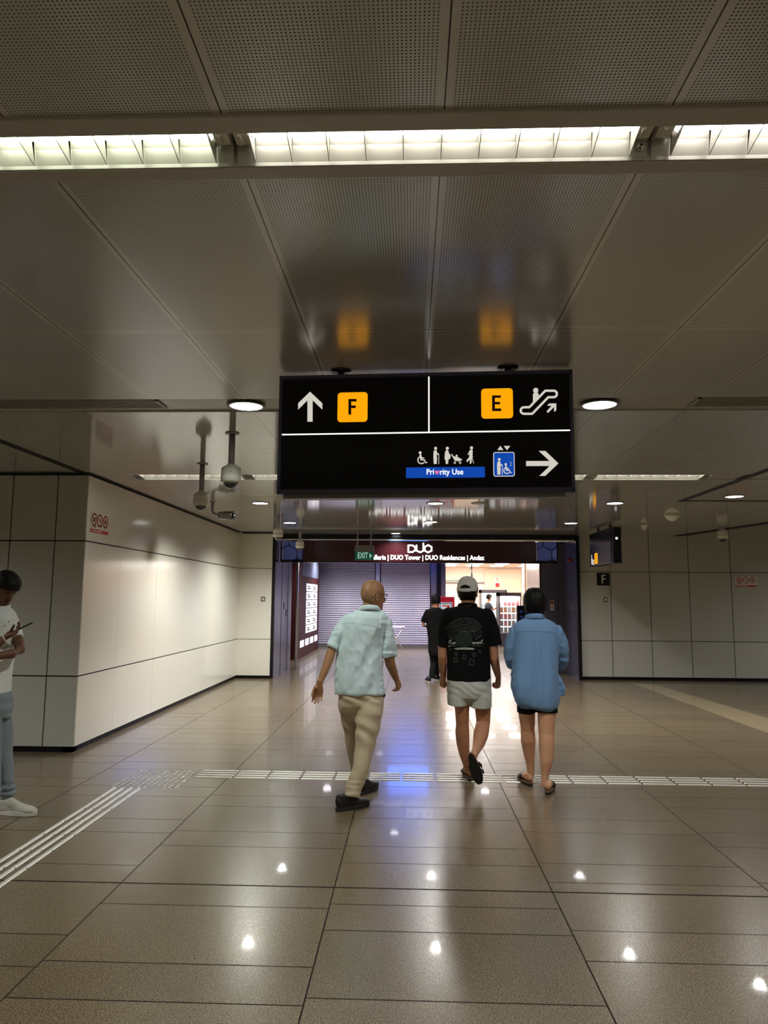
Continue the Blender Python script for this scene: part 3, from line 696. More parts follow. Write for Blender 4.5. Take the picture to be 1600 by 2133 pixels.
dome_cam(-2.125, 11.44, .20, 1.0, 'dome camera hanging in front of the left end of the portal')
dome_cam(-2.118, 13.7, .22, 1.0, 'small far dome camera before the blue-lit glass of the fascia')
dome_cam(5.628, 13.16, .03, 1.15, 'dome camera tight under the ceiling by the right wall')
bc = thing('bullet_camera', 'grey bullet camera on a bent pole near the left wall', 'security camera', (-2.75, 9.83, CZ))
MB().lathe((-2.75, 9.83, CZ), [(.05, 0), (.05, -.008), (.02, -.01)], 20).build('ceiling_flange', M['cctvgrey'], bc)
MB().tube([(-2.75, 9.83, CZ), (-2.75, 9.83, CZ-.12), (-2.74, 9.83, CZ-.155), (-2.70, 9.83, CZ-.18), (-2.64, 9.83, CZ-.185)], .02, 14).build('bent_pole', M['cctvgrey'], bc)
q = MB().tube([(-2.66, 9.83, CZ-.19), (-2.60, 9.83, CZ-.195), (-2.47, 9.83, CZ-.205)], [(.05, .05), (.055, .055), (.055, .055)], 18, ex=4); q.build('housing', M['cctvgrey'], bc)
MB().tube([(-2.47, 9.83, CZ-.205), (-2.435, 9.83, CZ-.207)], .046, 18).build('lens', M['dome'], bc)
MB().box(-2.58, -2.40, 9.77, 9.89, CZ-.146, CZ-.138).build('sun_hood', M['cctvgrey'], bc)

# ------------------------------------------------------------------ hanging direction sign
A = Vector((-.765, 4.06, 2.188)); B = Vector((.908, 3.97, 2.19)); su = (B-A).normalized(); sv = Vector((0, 0, 1)); sn = su.cross(sv).normalized()
if sn.y > 0: sn = -sn
SW, SH = (B-A).length, .697
def suv(x, y):                        # place on the sign's face seen at a pixel
    d = ray(x, y); t = (A-EYEP).dot(sn)/d.dot(sn); p = EYEP+d*t-A
    return (p.dot(su), p.dot(sv))
def c1(u, v): return suv(560+u/2.424, 740+v/2.424)
def c2(u, v): return suv(580+u/2.581, 920+v/2.581)
def c3(u, v): return suv(1000+u/8., 780+v/8.)
hs = thing('direction_sign', 'large black hanging sign with arrows and amber E and F squares', 'sign', tuple((A+B)/2))
def plate(mb, pts, d0, d1, mi=0): mb.prism(pts, A, su, sv, sn, d0, d1, mi); return mb
q = MB(); plate(q, [(0.004, .004), (SW-.004, .004), (SW-.004, SH-.004), (.004, SH-.004)], -.124, -.002); q.build('housing', M['frame'], hs)
q = MB(); plate(q, [(.02, .03), (SW-.02, .03), (SW-.02, SH-.022), (.02, SH-.022)], -.002, .001); fc = q.build('face', M['signblack'], hs)
q = MB()
for a in ((0, 0, SW, .024), (0, SH-.018, SW, SH), (0, 0, .017, SH), (SW-.017, 0, SW, SH)): plate(q, [(a[0], a[1]), (a[2], a[1]), (a[2], a[3]), (a[0], a[3])], -.128, .008)
q.build('frame', M['frame'], hs, bevel=.003)
q = MB(); plate(q, [(.03, -.022), (SW-.05, -.022), (SW-.05, .0), (.03, .0)], -.10, -.02); q.build('bottom_rail', M['grey_met'], hs)
q = MB(); y1 = c1(65, 402)[1]; y2 = c1(1528, 380)[1]; ym = (y1+y2)/2; xm = c1(808, 250)[0]
plate(q, [(.02, ym-.004), (SW-.02, ym-.004), (SW-.02, ym+.004), (.02, ym+.004)], .001, .003); q.build('divider', M['glyphline'], fc)
q = MB(); plate(q, [(xm-.004, ym+.004), (xm+.004, ym+.004), (xm+.004, SH-.022), (xm-.004, SH-.022)], .001, .003); q.build('divider', M['glyphline'], fc)
def glyph(name, polys, m, f=c1, d=.003, par=None):
    mb = MB()
    for i, pl in enumerate(polys): plate(mb, [f(*p) for p in pl] if f else pl, .001, d+i*2e-5)
    return mb.build(name, m, par or fc)
glyph('arrow', [[(208, 185), (270, 243), (270, 275), (221, 228), (221, 336), (195, 336), (195, 228), (148, 275), (148, 243)]], M['glyph'])
glyph('arrow', [[(1462, 548), (1396, 611), (1366, 611), (1418, 561), (1299, 561), (1299, 536), (1418, 536), (1363, 485), (1396, 485)]], M['glyph'])
def square(u0, v0, u1, v1, ch, nm):
    a = c1(u0, v1); b = c1(u1, v0); s = MB(); plate(s, rrect(a[0], a[1], b[0], b[1], .02), .001, .003); e = s.build('letter_square', M['amber'], fc)
    return e
square(346, 187, 499, 339, 'F', 0); square(1073, 168, 1231, 322, 'E', 0)
glyph('letter', [[(402, 222), (443, 222), (443, 235), (416, 235), (416, 255), (439, 255), (439, 268), (416, 268), (416, 301), (402, 301)]], M['darkglyph'], d=.0045)
glyph('letter', [[(1127, 205), (1171, 205), (1171, 217), (1141, 217), (1141, 238), (1167, 238), (1167, 250), (1141, 250), (1141, 271), (1173, 271), (1173, 284), (1127, 284)]], M['darkglyph'], d=.0045)
# escalator pictogram
pth = [(1085, 278), (1225, 278)] + circ(1225, 332, 54, 8, -PI/2, PI/2, False)[1:-1] + [(1225, 386), (1135, 386), (868, 662), (735, 662)] + circ(730, 607, 54, 8, PI/2, 1.5*PI, False)[1:-1] + [(735, 553), (820, 553)]
glyph('escalator_symbol', stroke(pth, 36, True) + [circ(926, 273, 43, 20), [(880, 490), (880, 350)]+circ(928, 352, 49, 8, PI, 2*PI, False)+[(978, 370)]], M['glyph'], c3)
glyph('arrow', [[(1108, 622), (1192, 528), (1118, 528), (1150, 490), (1268, 490), (1268, 605), (1232, 632), (1232, 548), (1132, 648)]], M['glyph'], c3)
# priority band and pictograms
a = c2(686, 197); b = c2(1110, 136); q = MB(); plate(q, rrect(a[0], a[1], b[0], b[1], .006), .001, .003); pb = q.build('priority_band', M['blue'], fc)
q = MB(); cpt = c2(820, 165); q2 = c2(937, 165); ht = abs(c2(0, 150)[1]-c2(0, 181)[1])
add_text(q, 'Pri', ht*1.36, A+su*c2(795, 0)[0]+sv*c2(820, 165)[1], su, sv, sn, .0035, sx=.86, align='LEFT', bold=.0009)
add_text(q, 'rity Use', ht*1.36, A+su*c2(866, 0)[0]+sv*c2(937, 165)[1], su, sv, sn, .0035, sx=.90, align='LEFT', bold=.0009)
q.build('lettering', M['glyphline'], pb)
hp = [(853, 180), (841, 166), (842, 158), (847, 156), (853, 161), (859, 156), (864, 158), (865, 166)]
glyph('heart', [hp], M['pink'], c2, .0045, pb)
def wheelchair(ox, oy, s):
    T = lambda p: (ox+p[0]*s, oy+p[1]*s)
    P_ = [[T(p) for p in circ(762, 61, 8, 14)], [T(p) for p in [(758, 71), (768, 71), (772, 86), (784, 86), (784, 91), (770, 92), (778, 96), (786, 96), (794, 112), (800, 110), (801, 114), (791, 118), (782, 102), (764, 102)]]]
    P_ += [[T(p) for p in qd] for qd in stroke(circ(769, 100, 19, 18, PI*.25, PI*1.45, False), 6)]
    return P_
def standing(ox, oy, s):
    T = lambda p: (ox+p[0]*s, oy+p[1]*s)
    P_ = [[T(p) for p in circ(845, 37, 8, 14)], [T(p) for p in [(838, 48), (850, 47), (853, 60), (862, 66), (861, 71), (850, 67), (853, 90), (851, 121), (835, 121), (833, 85), (834, 55)]]]
    P_ += [[T(p) for p in qd] for qd in stroke([(853, 72), (862, 69), (862, 121)], 3)]
    return P_
glyph('wheelchair_symbol', wheelchair(0, 0, 1), M['glyph'], c2)
glyph('cane_user_symbol', standing(0, 0, 1), M['glyph'], c2)
glyph('pregnant_symbol', [circ(908, 37, 8.5, 14), [(900, 48), (912, 47), (916, 62), (926, 76), (925, 90), (914, 98), (912, 121), (900, 121), (898, 98), (893, 96), (895, 62)]], M['glyph'], c2)
glyph('pram_symbol', [circ(958, 77, 5.5, 12), [(928, 69), (934, 68), (940, 78), (952, 83), (964, 84), (988, 98), (984, 103), (962, 105), (947, 102)]] + stroke(circ(948, 115, 5, 12), 2.5, True) + stroke(circ(977, 115, 5, 12), 2.5, True) + stroke([(955, 104), (949, 112)], 3) + stroke([(968, 104), (976, 112)], 3), M['glyph'], c2)
glyph('crutch_user_symbol', [circ(1038, 35, 8.5, 14), [(1030, 46), (1044, 46), (1044, 70), (1040, 90), (1038, 118), (1028, 120), (1030, 97), (1014, 112), (1010, 104), (1026, 84), (1026, 62), (1020, 74), (1017, 70)]] + stroke([(1046, 82), (1040, 84), (1050, 118)], 3), M['glyph'], c2)
a = c2(1156, 190); b = c2(1269, 57); q = MB(); plate(q, rrect(a[0], a[1], b[0], b[1], .012), .001, .003); lf = q.build('lift_square', M['glyph'], fc)
q = MB(); plate(q, rrect(a[0]+.0045, a[1]+.0045, b[0]-.0045, b[1]-.0045, .009), .003, .004); lb_ = q.build('field', M['blue'], lf)
def gl2(name, polys):
    mb = MB()
    for i, pl in enumerate(polys): plate(mb, [c2(*p) for p in pl], .004, .005+i*2e-5)
    return mb.build(name, M['glyph'], lf)
gl2('cane_user_symbol', standing(1187-845*.97, 98-37*.97, .97)); gl2('wheelchair_symbol', wheelchair(1222-762*.85, 124-61*.85, .85))
gl2('lift_buttons', [circ(1249, 113+k*9, 2.6, 10) for k in range(3)])
glyph('lift_arrows', [[(1177, 47), (1193, 24), (1209, 47)], [(1212, 25), (1246, 25), (1229, 48)]], M['glyph'], c2)
for x, y in ((-.409, 4.066), (.555, 4.02)):
    MB().lathe((x, y, CZ), [(.062, 0), (.06, -.007), (.022, -.009)], 28).build('ceiling_flange', M['blacksteel'], hs)
    MB().tube([(x, y, CZ), (x, y, A.z+SH-.01)], .019, 16).build('hanging_rod', M['blacksteel'], hs)

# ------------------------------------------------------------------ narrow hanging sign at right, seen almost edge-on
h2 = thing('hanging_sign', 'dark hanging sign seen almost edge-on with a small yellow mark', 'sign', (3.56, 13.3, 2.55))
MB().box(3.48, 3.64, 12.55, 14.12, 2.235, 2.86).build('housing', M['blacksteel'], h2, bevel=.006)
fa = MB().box(3.474, 3.482, 12.6, 14.07, 2.26, 2.83).build('face', M['signblack'], h2)
q = MB(); q.prism(rrect(13.52, 2.27, 13.73, 2.47, .03), (3.474, 0, 0), (0, 1, 0), (0, 0, 1), (-1, 0, 0), 0, .003); ym_ = q.build('yellow_panel', M['amber'], h2)
q = MB()
for k in range(3): q.prism(circ(13.625, 2.32+.05*k, .016, 10), (3.471, 0, 0), (0, 1, 0), (0, 0, 1), (-1, 0, 0), 0, .003)
q.build('marks', M['darkglyph'], ym_)
q = MB()
for pl in [circ(13.95, 2.435, .025, 12), [(13.91, 2.27), (13.98, 2.27), (13.98, 2.40), (13.91, 2.40)]] + stroke(circ(13.83, 2.31, .045, 14), .018, True): q.prism(pl, (3.474, 0, 0), (0, 1, 0), (0, 0, 1), (-1, 0, 0), 0, .003)
q.build('lift_symbol', M['glyph'], h2)
q = MB(); q.prism(circ(3.56, 2.66, .022, 16), (0, 12.55, 0), (1, 0, 0), (0, 0, 1), (0, -1, 0), 0, .003); q.build('indicator_light', M['glyphline'], h2)
for x in (3.485, 3.625): MB().box(x, x+.012, 12.535, 12.56, 2.235, 2.86).build('end_edge', M['frame'], h2)
for y in (12.9, 13.75): MB().tube([(3.56, y, CZ), (3.56, y, 2.85)], .02, 12).build('hanging_rod', M['blacksteel'], h2)

# exit sign
ex = thing('exit_sign', 'green lit exit sign hanging on two rods before the fascia', 'sign', (-.86, 13.6, 2.4))
k = 13.6; a = at(739, 1136, k); b = at(779, 1166, k); zt = at(759, 1136, k).z; zm = at(759, 1149, k).z; zb = at(759, 1166, k).z
MB().box(a.x, b.x, k, k+.08, zm, zt).build('housing', M['grey_met'], ex, bevel=.004)
pn = MB().box(a.x+.004, b.x-.004, k+.01, k+.07, zb, zm).build('green_panel', M['exitgreen'], ex)
q = MB(); add_text(q, 'EXIT', .155, ((a.x*.58+b.x*.42), k+.01, (zb+zm)/2), (1, 0, 0), (0, 0, 1), (0, -1, 0), .003, sx=.62, bold=.002)
xa = b.x-.085; zc = (zb+zm)/2; q.prism([(xa, zc-.05), (xa+.045, zc), (xa, zc+.05)], (0, k+.01, 0), (1, 0, 0), (0, 0, 1), (0, -1, 0), 0, .003)
q.build('lettering', M['exitletter'], pn)
for x in (a.x+.05, b.x-.06): MB().tube([(x, k+.04, CZ), (x, k+.04, zt-.01)], .012, 12).build('hanging_rod', M['cctvgrey'], ex)

# ------------------------------------------------------------------ things on the walls
def notice(loc, u, n, wd, ht, label):
    u = Vector(u); n = Vector(n); o = Vector(loc); v = Vector((0, 0, 1))
    r = thing('prohibition_notice', label, 'notice', loc)
    def pz(mb, pts, d0, d1): mb.prism([(p[0]*wd, p[1]*ht) for p in pts], o, u, v, n, d0, d1)
    q = MB(); pz(q, [(0, 0), (1, 0), (1, 1), (0, 1)], 0, .003); q.build('plate', M['plate'], r)
    q = MB(); pz(q, [(0, 0), (1, 0), (1, .18), (0, .18)], .003, .0042); rs = q.build('red_strip', M['redprint'], r)
    q = MB(); x = .05
    for L in (.10, .12, .28): pz(q, [(x, .06), (x+L, .06), (x+L, .12), (x, .12)], .0042, .005); x += L+.03
    q.build('faded_lettering', M['plate'], rs)
    for i, tx in enumerate((('No eating', 'or drinking'), ('No smoking',), ('No durians',))):
        cx = .185+i*.315; R = .135
        q = MB(); rr = ht/wd
        for qd in stroke(circ(cx*wd, .67*ht, R*wd, 28), .034*wd, True): q.prism(qd, o, u, v, n, .003, .0045)
        for qd in stroke([((cx-.09)*wd, .67*ht+.09*wd), ((cx+.09)*wd, .67*ht-.09*wd)], .022*wd): q.prism(qd, o, u, v, n, .003, .0046)
        ring = q.build('prohibition_ring', M['redprint'], r)
        q = MB(); s = wd*.1; X, Z = cx*wd, .67*ht
        shp = [[[(-.5, -.6), (.0, -.6), (-.05, .2), (-.4, .2)], [(.1, -.6), (.55, -.6), (.6, .6), (.05, .6)]],
               [[(-.8, -.12), (.55, -.12), (.55, .1), (-.8, .1)], [(.62, -.12), (.8, -.12), (.8, .1), (.62, .1)]]+[[(.3+.1*a, .3+.2*a), (.55+.1*a, .3+.2*a), (.55, .5+.2*a), (.3, .5+.2*a)] for a in range(2)],
               [circ(0, -.05, .55, 12), [(-.1, .4), (.1, .4), (.14, .75), (-.06, .75)]]][i]
        for pl in shp: q.prism([(X+p[0]*s, Z+p[1]*s) for p in pl], o, u, v, n, .003, .0039)
        q.build('pictogram', M['print'], ring)
        q = MB()
        for j, t in enumerate(tx): add_text(q, t, .055*wd, o+u*(cx*wd)+v*((.38-.085*j)*ht), u, v, n, .0035, sx=.9, bold=.0006)
        q.build('lettering', M['print'], r)
notice((-3.47, 7.645, 2.297), (0, 1, 0), (1, 0, 0), .464, .212, 'white prohibition notice with red strip on the bright left wall')
notice((6.598, 14.95, 1.885), (1, 0, 0), (0, -1, 0), .42, .20, 'prohibition notice with red strip on the shaded right wall')
fs_ = thing('exit_letter_sign', 'small black square sign with white letter F on right wall', 'sign', (3.94, 14.95, 2.02))
MB().box(3.815, 4.066, 14.935, 14.951, 1.892, 2.146).build('plate', M['signblack'], fs_)
q = MB(); q.prism([(3.905, 1.93), (3.935, 1.93), (3.935, 2.015), (3.985, 2.015), (3.985, 2.04), (3.935, 2.04), (3.935, 2.085), (3.99, 2.085), (3.99, 2.11), (3.905, 2.11)], (0, 14.935, 0), (1, 0, 0), (0, 0, 1), (0, -1, 0), 0, .003); q.build('letter', M['plate'], fs_)
def socket(x, y, z, lb):
    r = thing('wall_socket', lb, 'socket', (x, y, z))
    MB().box(x-.045, x+.045, y-.008, y, z-.05, z+.05).build('cover', M['grey_met'], r, bevel=.003)
    MB().box(x-.02, x+.02, y-.012, y-.008, z-.022, z+.022).build('button', M['plate'], r)
socket(3.975, 14.95, 1.605, 'small grey wall box below the letter F sign')
socket(-2.972, 14.54, 1.571, 'small grey wall box on the white panel left of the portal')
M['dullred'] = mat('dark_red_paint', srgb(96, 26, 20), .45)
hy = thing('fire_alarm_box', 'dark red box on the shaded wall behind the phone user', 'alarm', (-4.45, 7.53, 1.33))
MB().box(-4.56, -4.325, 7.44, 7.543, 1.26, 1.43).build('housing', M['dullred'], hy, bevel=.012); MB().box(-4.50, -4.38, 7.433, 7.442, 1.30, 1.39).build('window', M['plate'], hy)

# ------------------------------------------------------------------ tactile paving
def bar_mesh(L, ax):
    q = MB(); n = 6
    prof = [(-.015, 0), (-.0105, .005), (.0105, .005), (.015, 0)]
    vs = []; fs = []
    for e, k in ((-L/2, .0), (-L/2+.008, 1), (L/2-.008, 1), (L/2, .0)):
        for (a, b) in prof: vs.append((e, a, b*k+.0003) if ax == 'x' else (a, e, b*k+.0003))
    for i in range(3):
        for j in range(3): fs.append((i*4+j, i*4+j+1, (i+1)*4+j+1, (i+1)*4+j))
    q.add(vs, fs, 0, False)
    if ax == 'y': q.lathe((0, L/2+.002, 0), [(.012, .0004), (.011, .0065), (.006, .008), (0, .008)], 10)
    me = q.mesh('tactile_bar'); me.materials.append(M['chrome']); return me
bx_l, bx_s, bx_m, by_ = bar_mesh(.283, 'x'), bar_mesh(.15, 'x'), bar_mesh(.195, 'x'), bar_mesh(.285, 'y')
def put(me, name, loc, label, cat, grp):
    o = bpy.data.objects.new(name, me); col.objects.link(o); o.location = loc; return tag(o, label, cat, grp)
GA, GB, GC = 'tactile bars running across the hall', 'tactile bars running away to the lower left', 'tactile studs at the corner of the path'
for yb in (6.625, 6.705, 6.785, 6.865):
    put(bx_s, 'tactile_bar', (-1.855, yb, 0), 'raised steel tactile bar in the row crossing the hall', 'tactile bar', GA)
    put(bx_m, 'tactile_bar', (-1.688, yb, 0), 'raised steel tactile bar in the row crossing the hall', 'tactile bar', GA)
    for k in range(17): put(bx_l, 'tactile_bar', (-1.432+k*.3015, yb, 0), 'raised steel tactile bar in the row crossing the hall', 'tactile bar', GA)
for xb in (-2.485, -2.415, -2.345, -2.275):
    for k in range(8): put(by_, 'tactile_bar', (xb, 6.06-k*.3015, 0), 'raised steel tactile bar in the strip towards the lower left corner', 'tactile bar', GB)
M['studm'] = M['chrome']
q = MB().lathe((0, 0, 0), [(.0135, .0003), (.0125, .003), (.008, .0052), (0, .0052)], 14); sm_ = q.mesh('tactile_stud'); sm_.materials.append(M['chrome'])
for i in range(11):
    for j in range(12): put(sm_, 'tactile_stud', (-2.515+i*.0535, 6.25+j*.0535, 0), 'small round steel tactile stud in the corner block', 'tactile stud', GC)
# ------------------------------------------------------------------ people
def skin(name, c, r=.5):
    m = mat(name, srgb(*c), r, var=.10, vscale=14, bump=.12, bscale=160)
    b = m.node_tree.nodes['Principled BSDF']; b.inputs['Subsurface Weight'].default_value = .12
    b.inputs['Subsurface Radius'].default_value = (.02, .008, .004); b.inputs['Subsurface Scale'].default_value = .3
    return m
def cloth(name, c, var=.05, weave=900., r=.85, vs=8.):
    m = mat(name, srgb(*c), r, spec=.2, var=var, vscale=vs, bump=.25, bscale=weave)
    m.node_tree.nodes['Principled BSDF'].inputs['Sheen Weight'].default_value = .12 if max(c) > 60 else 0
    return m
def remeshed(mb, vox, sm=3, name='body', fac=.5):
    me = mb.mesh(name); o = bpy.data.objects.new('tmp', me); col.objects.link(o)
    r = o.modifiers.new('r', 'REMESH'); r.mode = 'VOXEL'; r.voxel_size = vox; r.use_smooth_shade = True
    if sm: s = o.modifiers.new('s', 'SMOOTH'); s.factor = fac; s.iterations = sm
    dg = bpy.context.evaluated_depsgraph_get(); out = bpy.data.meshes.new_from_object(o.evaluated_get(dg))
    bpy.data.objects.remove(o); bpy.data.meshes.remove(me); out.name = name
    return out
def place(me, name, m, parent, disp=None):
    """links a mesh given in world space as a child of the person; disp(p, n) pushes the surface along its normal"""
    if disp:
        ns = [v.normal.copy() for v in me.vertices]
        for v, n in zip(me.vertices, ns): v.co += n*disp(v.co, n)
    org = WL[parent.name]
    for v in me.vertices: v.co -= org
    for p in me.polygons: p.use_smooth = True
    me.materials.clear()
    for k in (m if isinstance(m, (list, tuple)) else [m]): me.materials.append(k)
    o = bpy.data.objects.new(name, me); col.objects.link(o); o.parent = parent; WL[o.name] = org.copy()
    me.update(); return o
def rid(x): return 1-abs(x)*2
def nz(p, fx, fy, fz, o=0.): return noise.noise(Vector((p.x*fx+o, p.y*fy+o*1.7, p.z*fz-o)))

class Px:                              # crop coordinates of the photograph -> places at a distance
    def __init__(s, x0, y0, k): s.x0, s.y0, s.k = x0, y0, k
    def __call__(s, u, v, Y): return at(s.x0+u/s.k, s.y0+v/s.k, Y)
    def w(s, d, Y): return d/s.k*Y/FPX*1.0
def trunk(mb, px, secs, Y, ex=2.3, seg=40, shrink=1., drop=0.):
    pts, rad = [], []
    for sct in secs:
        uL, uR, v, ry = sct[:4]; yo = sct[4] if len(sct) > 4 else 0.
        a, b = px(uL, v, Y), px(uR, v, Y); c = (a+b)/2; c.y += yo; c.z -= drop
        pts.append(c); rad.append(((b-a).length/2*shrink, ry*shrink))
    # horizontal rings
    vs = []; fs = []
    for c, (rx, ry) in zip(pts, rad):
        for k in range(seg):
            t = 2*PI*k/seg; cc, q = math.cos(t), math.sin(t)
            vs.append(c+Vector((math.copysign(abs(cc)**(2/ex), cc)*rx, math.copysign(abs(q)**(2/ex), q)*ry, 0)))
    n = len(pts)
    for i in range(n-1):
        for k in range(seg): fs.append((i*seg+k, i*seg+(k+1) % seg, (i+1)*seg+(k+1) % seg, (i+1)*seg+k))
    fs += [tuple(range(seg)), tuple((n-1)*seg+k for k in range(seg))]
    mb.add(vs, fs, 0, True)
def limb(mb, px, pts, seg=18, asp=1., ref=(0, 1, 0), round_end=False):
    """pts: (u, v, Y, half width in crop px)"""
    P_, R_2 = [], []
    for (u, v, Y, h) in pts:
        P_.append(px(u, v, Y)); w_ = px.w(h, Y); R_2.append((w_, w_*asp))
    mb.tube(P_, R_2, seg, ref=ref)
    mb.ell(P_[0], (R_2[0][0]*.98,)*3)
    if round_end: mb.ell(P_[-1], (R_2[-1][0]*.98,)*3)
def finger(mb, p, y, n, L, r, curl, seg=10):
    pts = [p-y*.018]; rad = [r*1.0]; ang = 0; d = y.copy()
    pts.append(p); rad.append(r*1.04)
    for f, c, k in ((.45, curl[0], 1.), (.30, curl[1], .95), (.25, curl[2], .86)):
        ang += c; d = y*math.cos(ang)-n*math.sin(ang); pts.append(pts[-1]+d*L*f); rad.append(r*k)
    pts.append(pts[-1]+d*r*.6); rad.append(r*.45)
    mb.tube(pts, rad, seg, ref=n if abs(n.z) < .9 else (1, 0, 0)); return pts[-2], d
def hand(mb, w0, y, n, side, curl=(.35, .4, .3), s=1., thumb=(.55, .8, -.35), vary=.06):
    y = Vector(y).normalized(); n = (Vector(n)-y*Vector(n).dot(y)).normalized(); x = y.cross(n)*side; w0 = Vector(w0)
    pts = [w0-y*.03, w0, w0+y*.03*s, w0+y*.065*s, w0+y*.088*s, w0+y*.096*s]
    mb.tube(pts, [(.024*s, .021*s), (.026*s, .020*s), (.034*s, .019*s), (.042*s, .015*s), (.040*s, .012*s), (.034*s, .008*s)], 16, ref=n, ex=2.5)
    mb.ell(w0+y*.035*s+x*.022*s-n*.008*s, (.019*s, .019*s, .019*s))
    tips = []
    for i, (bx, L) in enumerate(((.032, .074), (.011, .082), (-.0105, .077), (-.031, .061))):
        fy = (y+x*bx*1.6).normalized(); k = 1+vary*i
        tips.append(finger(mb, w0+y*(.086-.004*abs(i-1))*s+x*bx*s, fy, n, L*s, (.0092 if i < 3 else .0080)*s, [c*k for c in curl]))
    td = (x*thumb[0]+y*thumb[1]+n*thumb[2]).normalized(); tn = (n*.6+x*.8).normalized(); tn = (tn-td*tn.dot(td)).normalized()
    b = w0+y*.028*s+x*.026*s-n*.004*s
    finger(mb, b, td, tn, .082*s, .0108*s, (.08, .25, .2))
    return tips
HEAD = [(.122, .010, -.020, .012), (.117, .034, -.048, .036), (.102, .054, -.075, .062), (.075, .068, -.091, .081), (.04, .0755, -.099, .090), (.005, .0765, -.097, .090),
        (-.025, .0735, -.088, .088), (-.052, .067, -.066, .088), (-.076, .058, -.036, .089), (-.098, .046, -.002, .088), (-.112, .032, .030, .082), (-.118, .014, .05, .072)]
def head(mb, T, ear=True, s=1., nose=1.):
    vs = []; fs = []; seg = 32
    for (z, rx, yb, yf) in HEAD:
        cy, ry = (yb+yf)/2, (yf-yb)/2
        for k in range(seg):
            t = 2*PI*k/seg; c, q = math.cos(t), math.sin(t); e = 2.15
            vs.append(T @ Vector((math.copysign(abs(c)**(2/e), c)*rx*s, (cy+math.copysign(abs(q)**(2/e), q)*ry)*s, z*s)))
    n = len(HEAD)
    for i in range(n-1):
        for k in range(seg): fs.append((i*seg+k, i*seg+(k+1) % seg, (i+1)*seg+(k+1) % seg, (i+1)*seg+k))
    fs += [tuple(range(seg)), tuple((n-1)*seg+k for k in range(seg))]
    mb.add(vs, fs, 0, True)
    R3 = T.to_3x3()
    def tb(pts, rad, sg=12): mb.tube([T @ (Vector(p)*s) for p in pts], [(a*s, b*s) for a, b in rad], sg, ref=R3 @ Vector((0, 1, 0)))
    tb([(0, .080, .028), (0, .094, .005), (0, .104*nose, -.018), (0, .104*nose, -.028), (0, .088, -.036)], [(.008, .008), (.010, .011), (.015, .012), (.017, .011), (.012, .008)])
    tb([(-.04, .078, .026), (0, .087, .024), (.04, .078, .026)], [(.006, .007), (.008, .007), (.006, .007)])
    tb([(-.024, .082, -.057), (0, .092, -.055), (.024, .082, -.057)], [(.005, .005), (.007, .006), (.005, .005)], 10)
    tb([(-.021, .081, -.067), (0, .090, -.068), (.021, .081, -.067)], [(.005, .005), (.008, .006), (.005, .005)], 10)
    for sd in (-1, 1): mb.ell(T @ (Vector((sd*.033, .0715, .0145))*s), (.0160*s, .0115*s, .0095*s), M=R3)
    mb.ell(T @ (Vector((0, .076, -.100))*s), (.022*s, .016*s, .016*s))
    if ear:
        for sd in (-1, 1):
            pts = []
            for k in range(15):
                a = -.4+k/14*4.3; pts.append(T @ (Vector((sd*(.083+.006*math.sin(a)), -.012-.019*math.cos(a+.2), .006+.033*math.sin(a)))*s))
            mb.tube(pts, [.0052*s]*15, 8)
            mb.ell(T @ (Vector((sd*.078, -.006, .002))*s), (.010*s, .020*s, .028*s), M=R3)
            mb.ell(T @ (Vector((sd*.081, -.002, -.03))*s), (.006*s, .009*s, .011*s), M=R3)
def sculpt_face(me, T, s=1.):
    I = T.inverted()
    N3 = T.to_3x3()
    for v in me.vertices:
        q = I @ v.co
        if q.length > .2*s: continue
        q /= s; d = 0
        for sd in (-1, 1):
            r2 = ((q.x-sd*.033)/.016)**2+((q.z-.008)/.011)**2
            if q.y > .04: d -= .009*math.exp(-r2)
            r2 = ((q.x-sd*.047)/.02)**2+((q.z+.03)/.02)**2
            if q.y > .03: d += .003*math.exp(-r2)
        if d: v.co += N3 @ Vector((0, d*s, 0))
def eyes(T, parent, s=1., down=False):
    for sd in (-1, 1):
        q = MB(); c = T @ (Vector((sd*.033, .0655 if not down else .060, .0055))*s); q.ell(c, (.0108*s,)*3)
        e = q.build('eye', M['eyewhite'], parent)
        q = MB(); d = T.to_3x3() @ Vector((0, 1, 0 if not down else -.9)).normalized(); q.lathe(c, [(.0055*s, .0102*s), (.003*s, .0117*s), (0, .0119*s)], 14, axis=d); q.build('iris', M['iris'], e)
        q = MB(); pts = [T @ (Vector((sd*(.016+.034*t), .087-.012*t*t-.002, .026+.006*math.sin(t*2.2)))*s) for t in (0, .25, .5, .75, 1)]
        q.tube(pts, [.002*s, .0034*s, .0034*s, .003*s, .0012*s], 8); q.build('eyebrow', M['hair'], parent)
def headT(c, yaw, pitch=0, roll=0, s=1.):
    return Matrix.Translation(c) @ Matrix.Rotation(yaw, 4, 'Z') @ Matrix.Rotation(pitch, 4, 'X') @ Matrix.Rotation(roll, 4, 'Y')
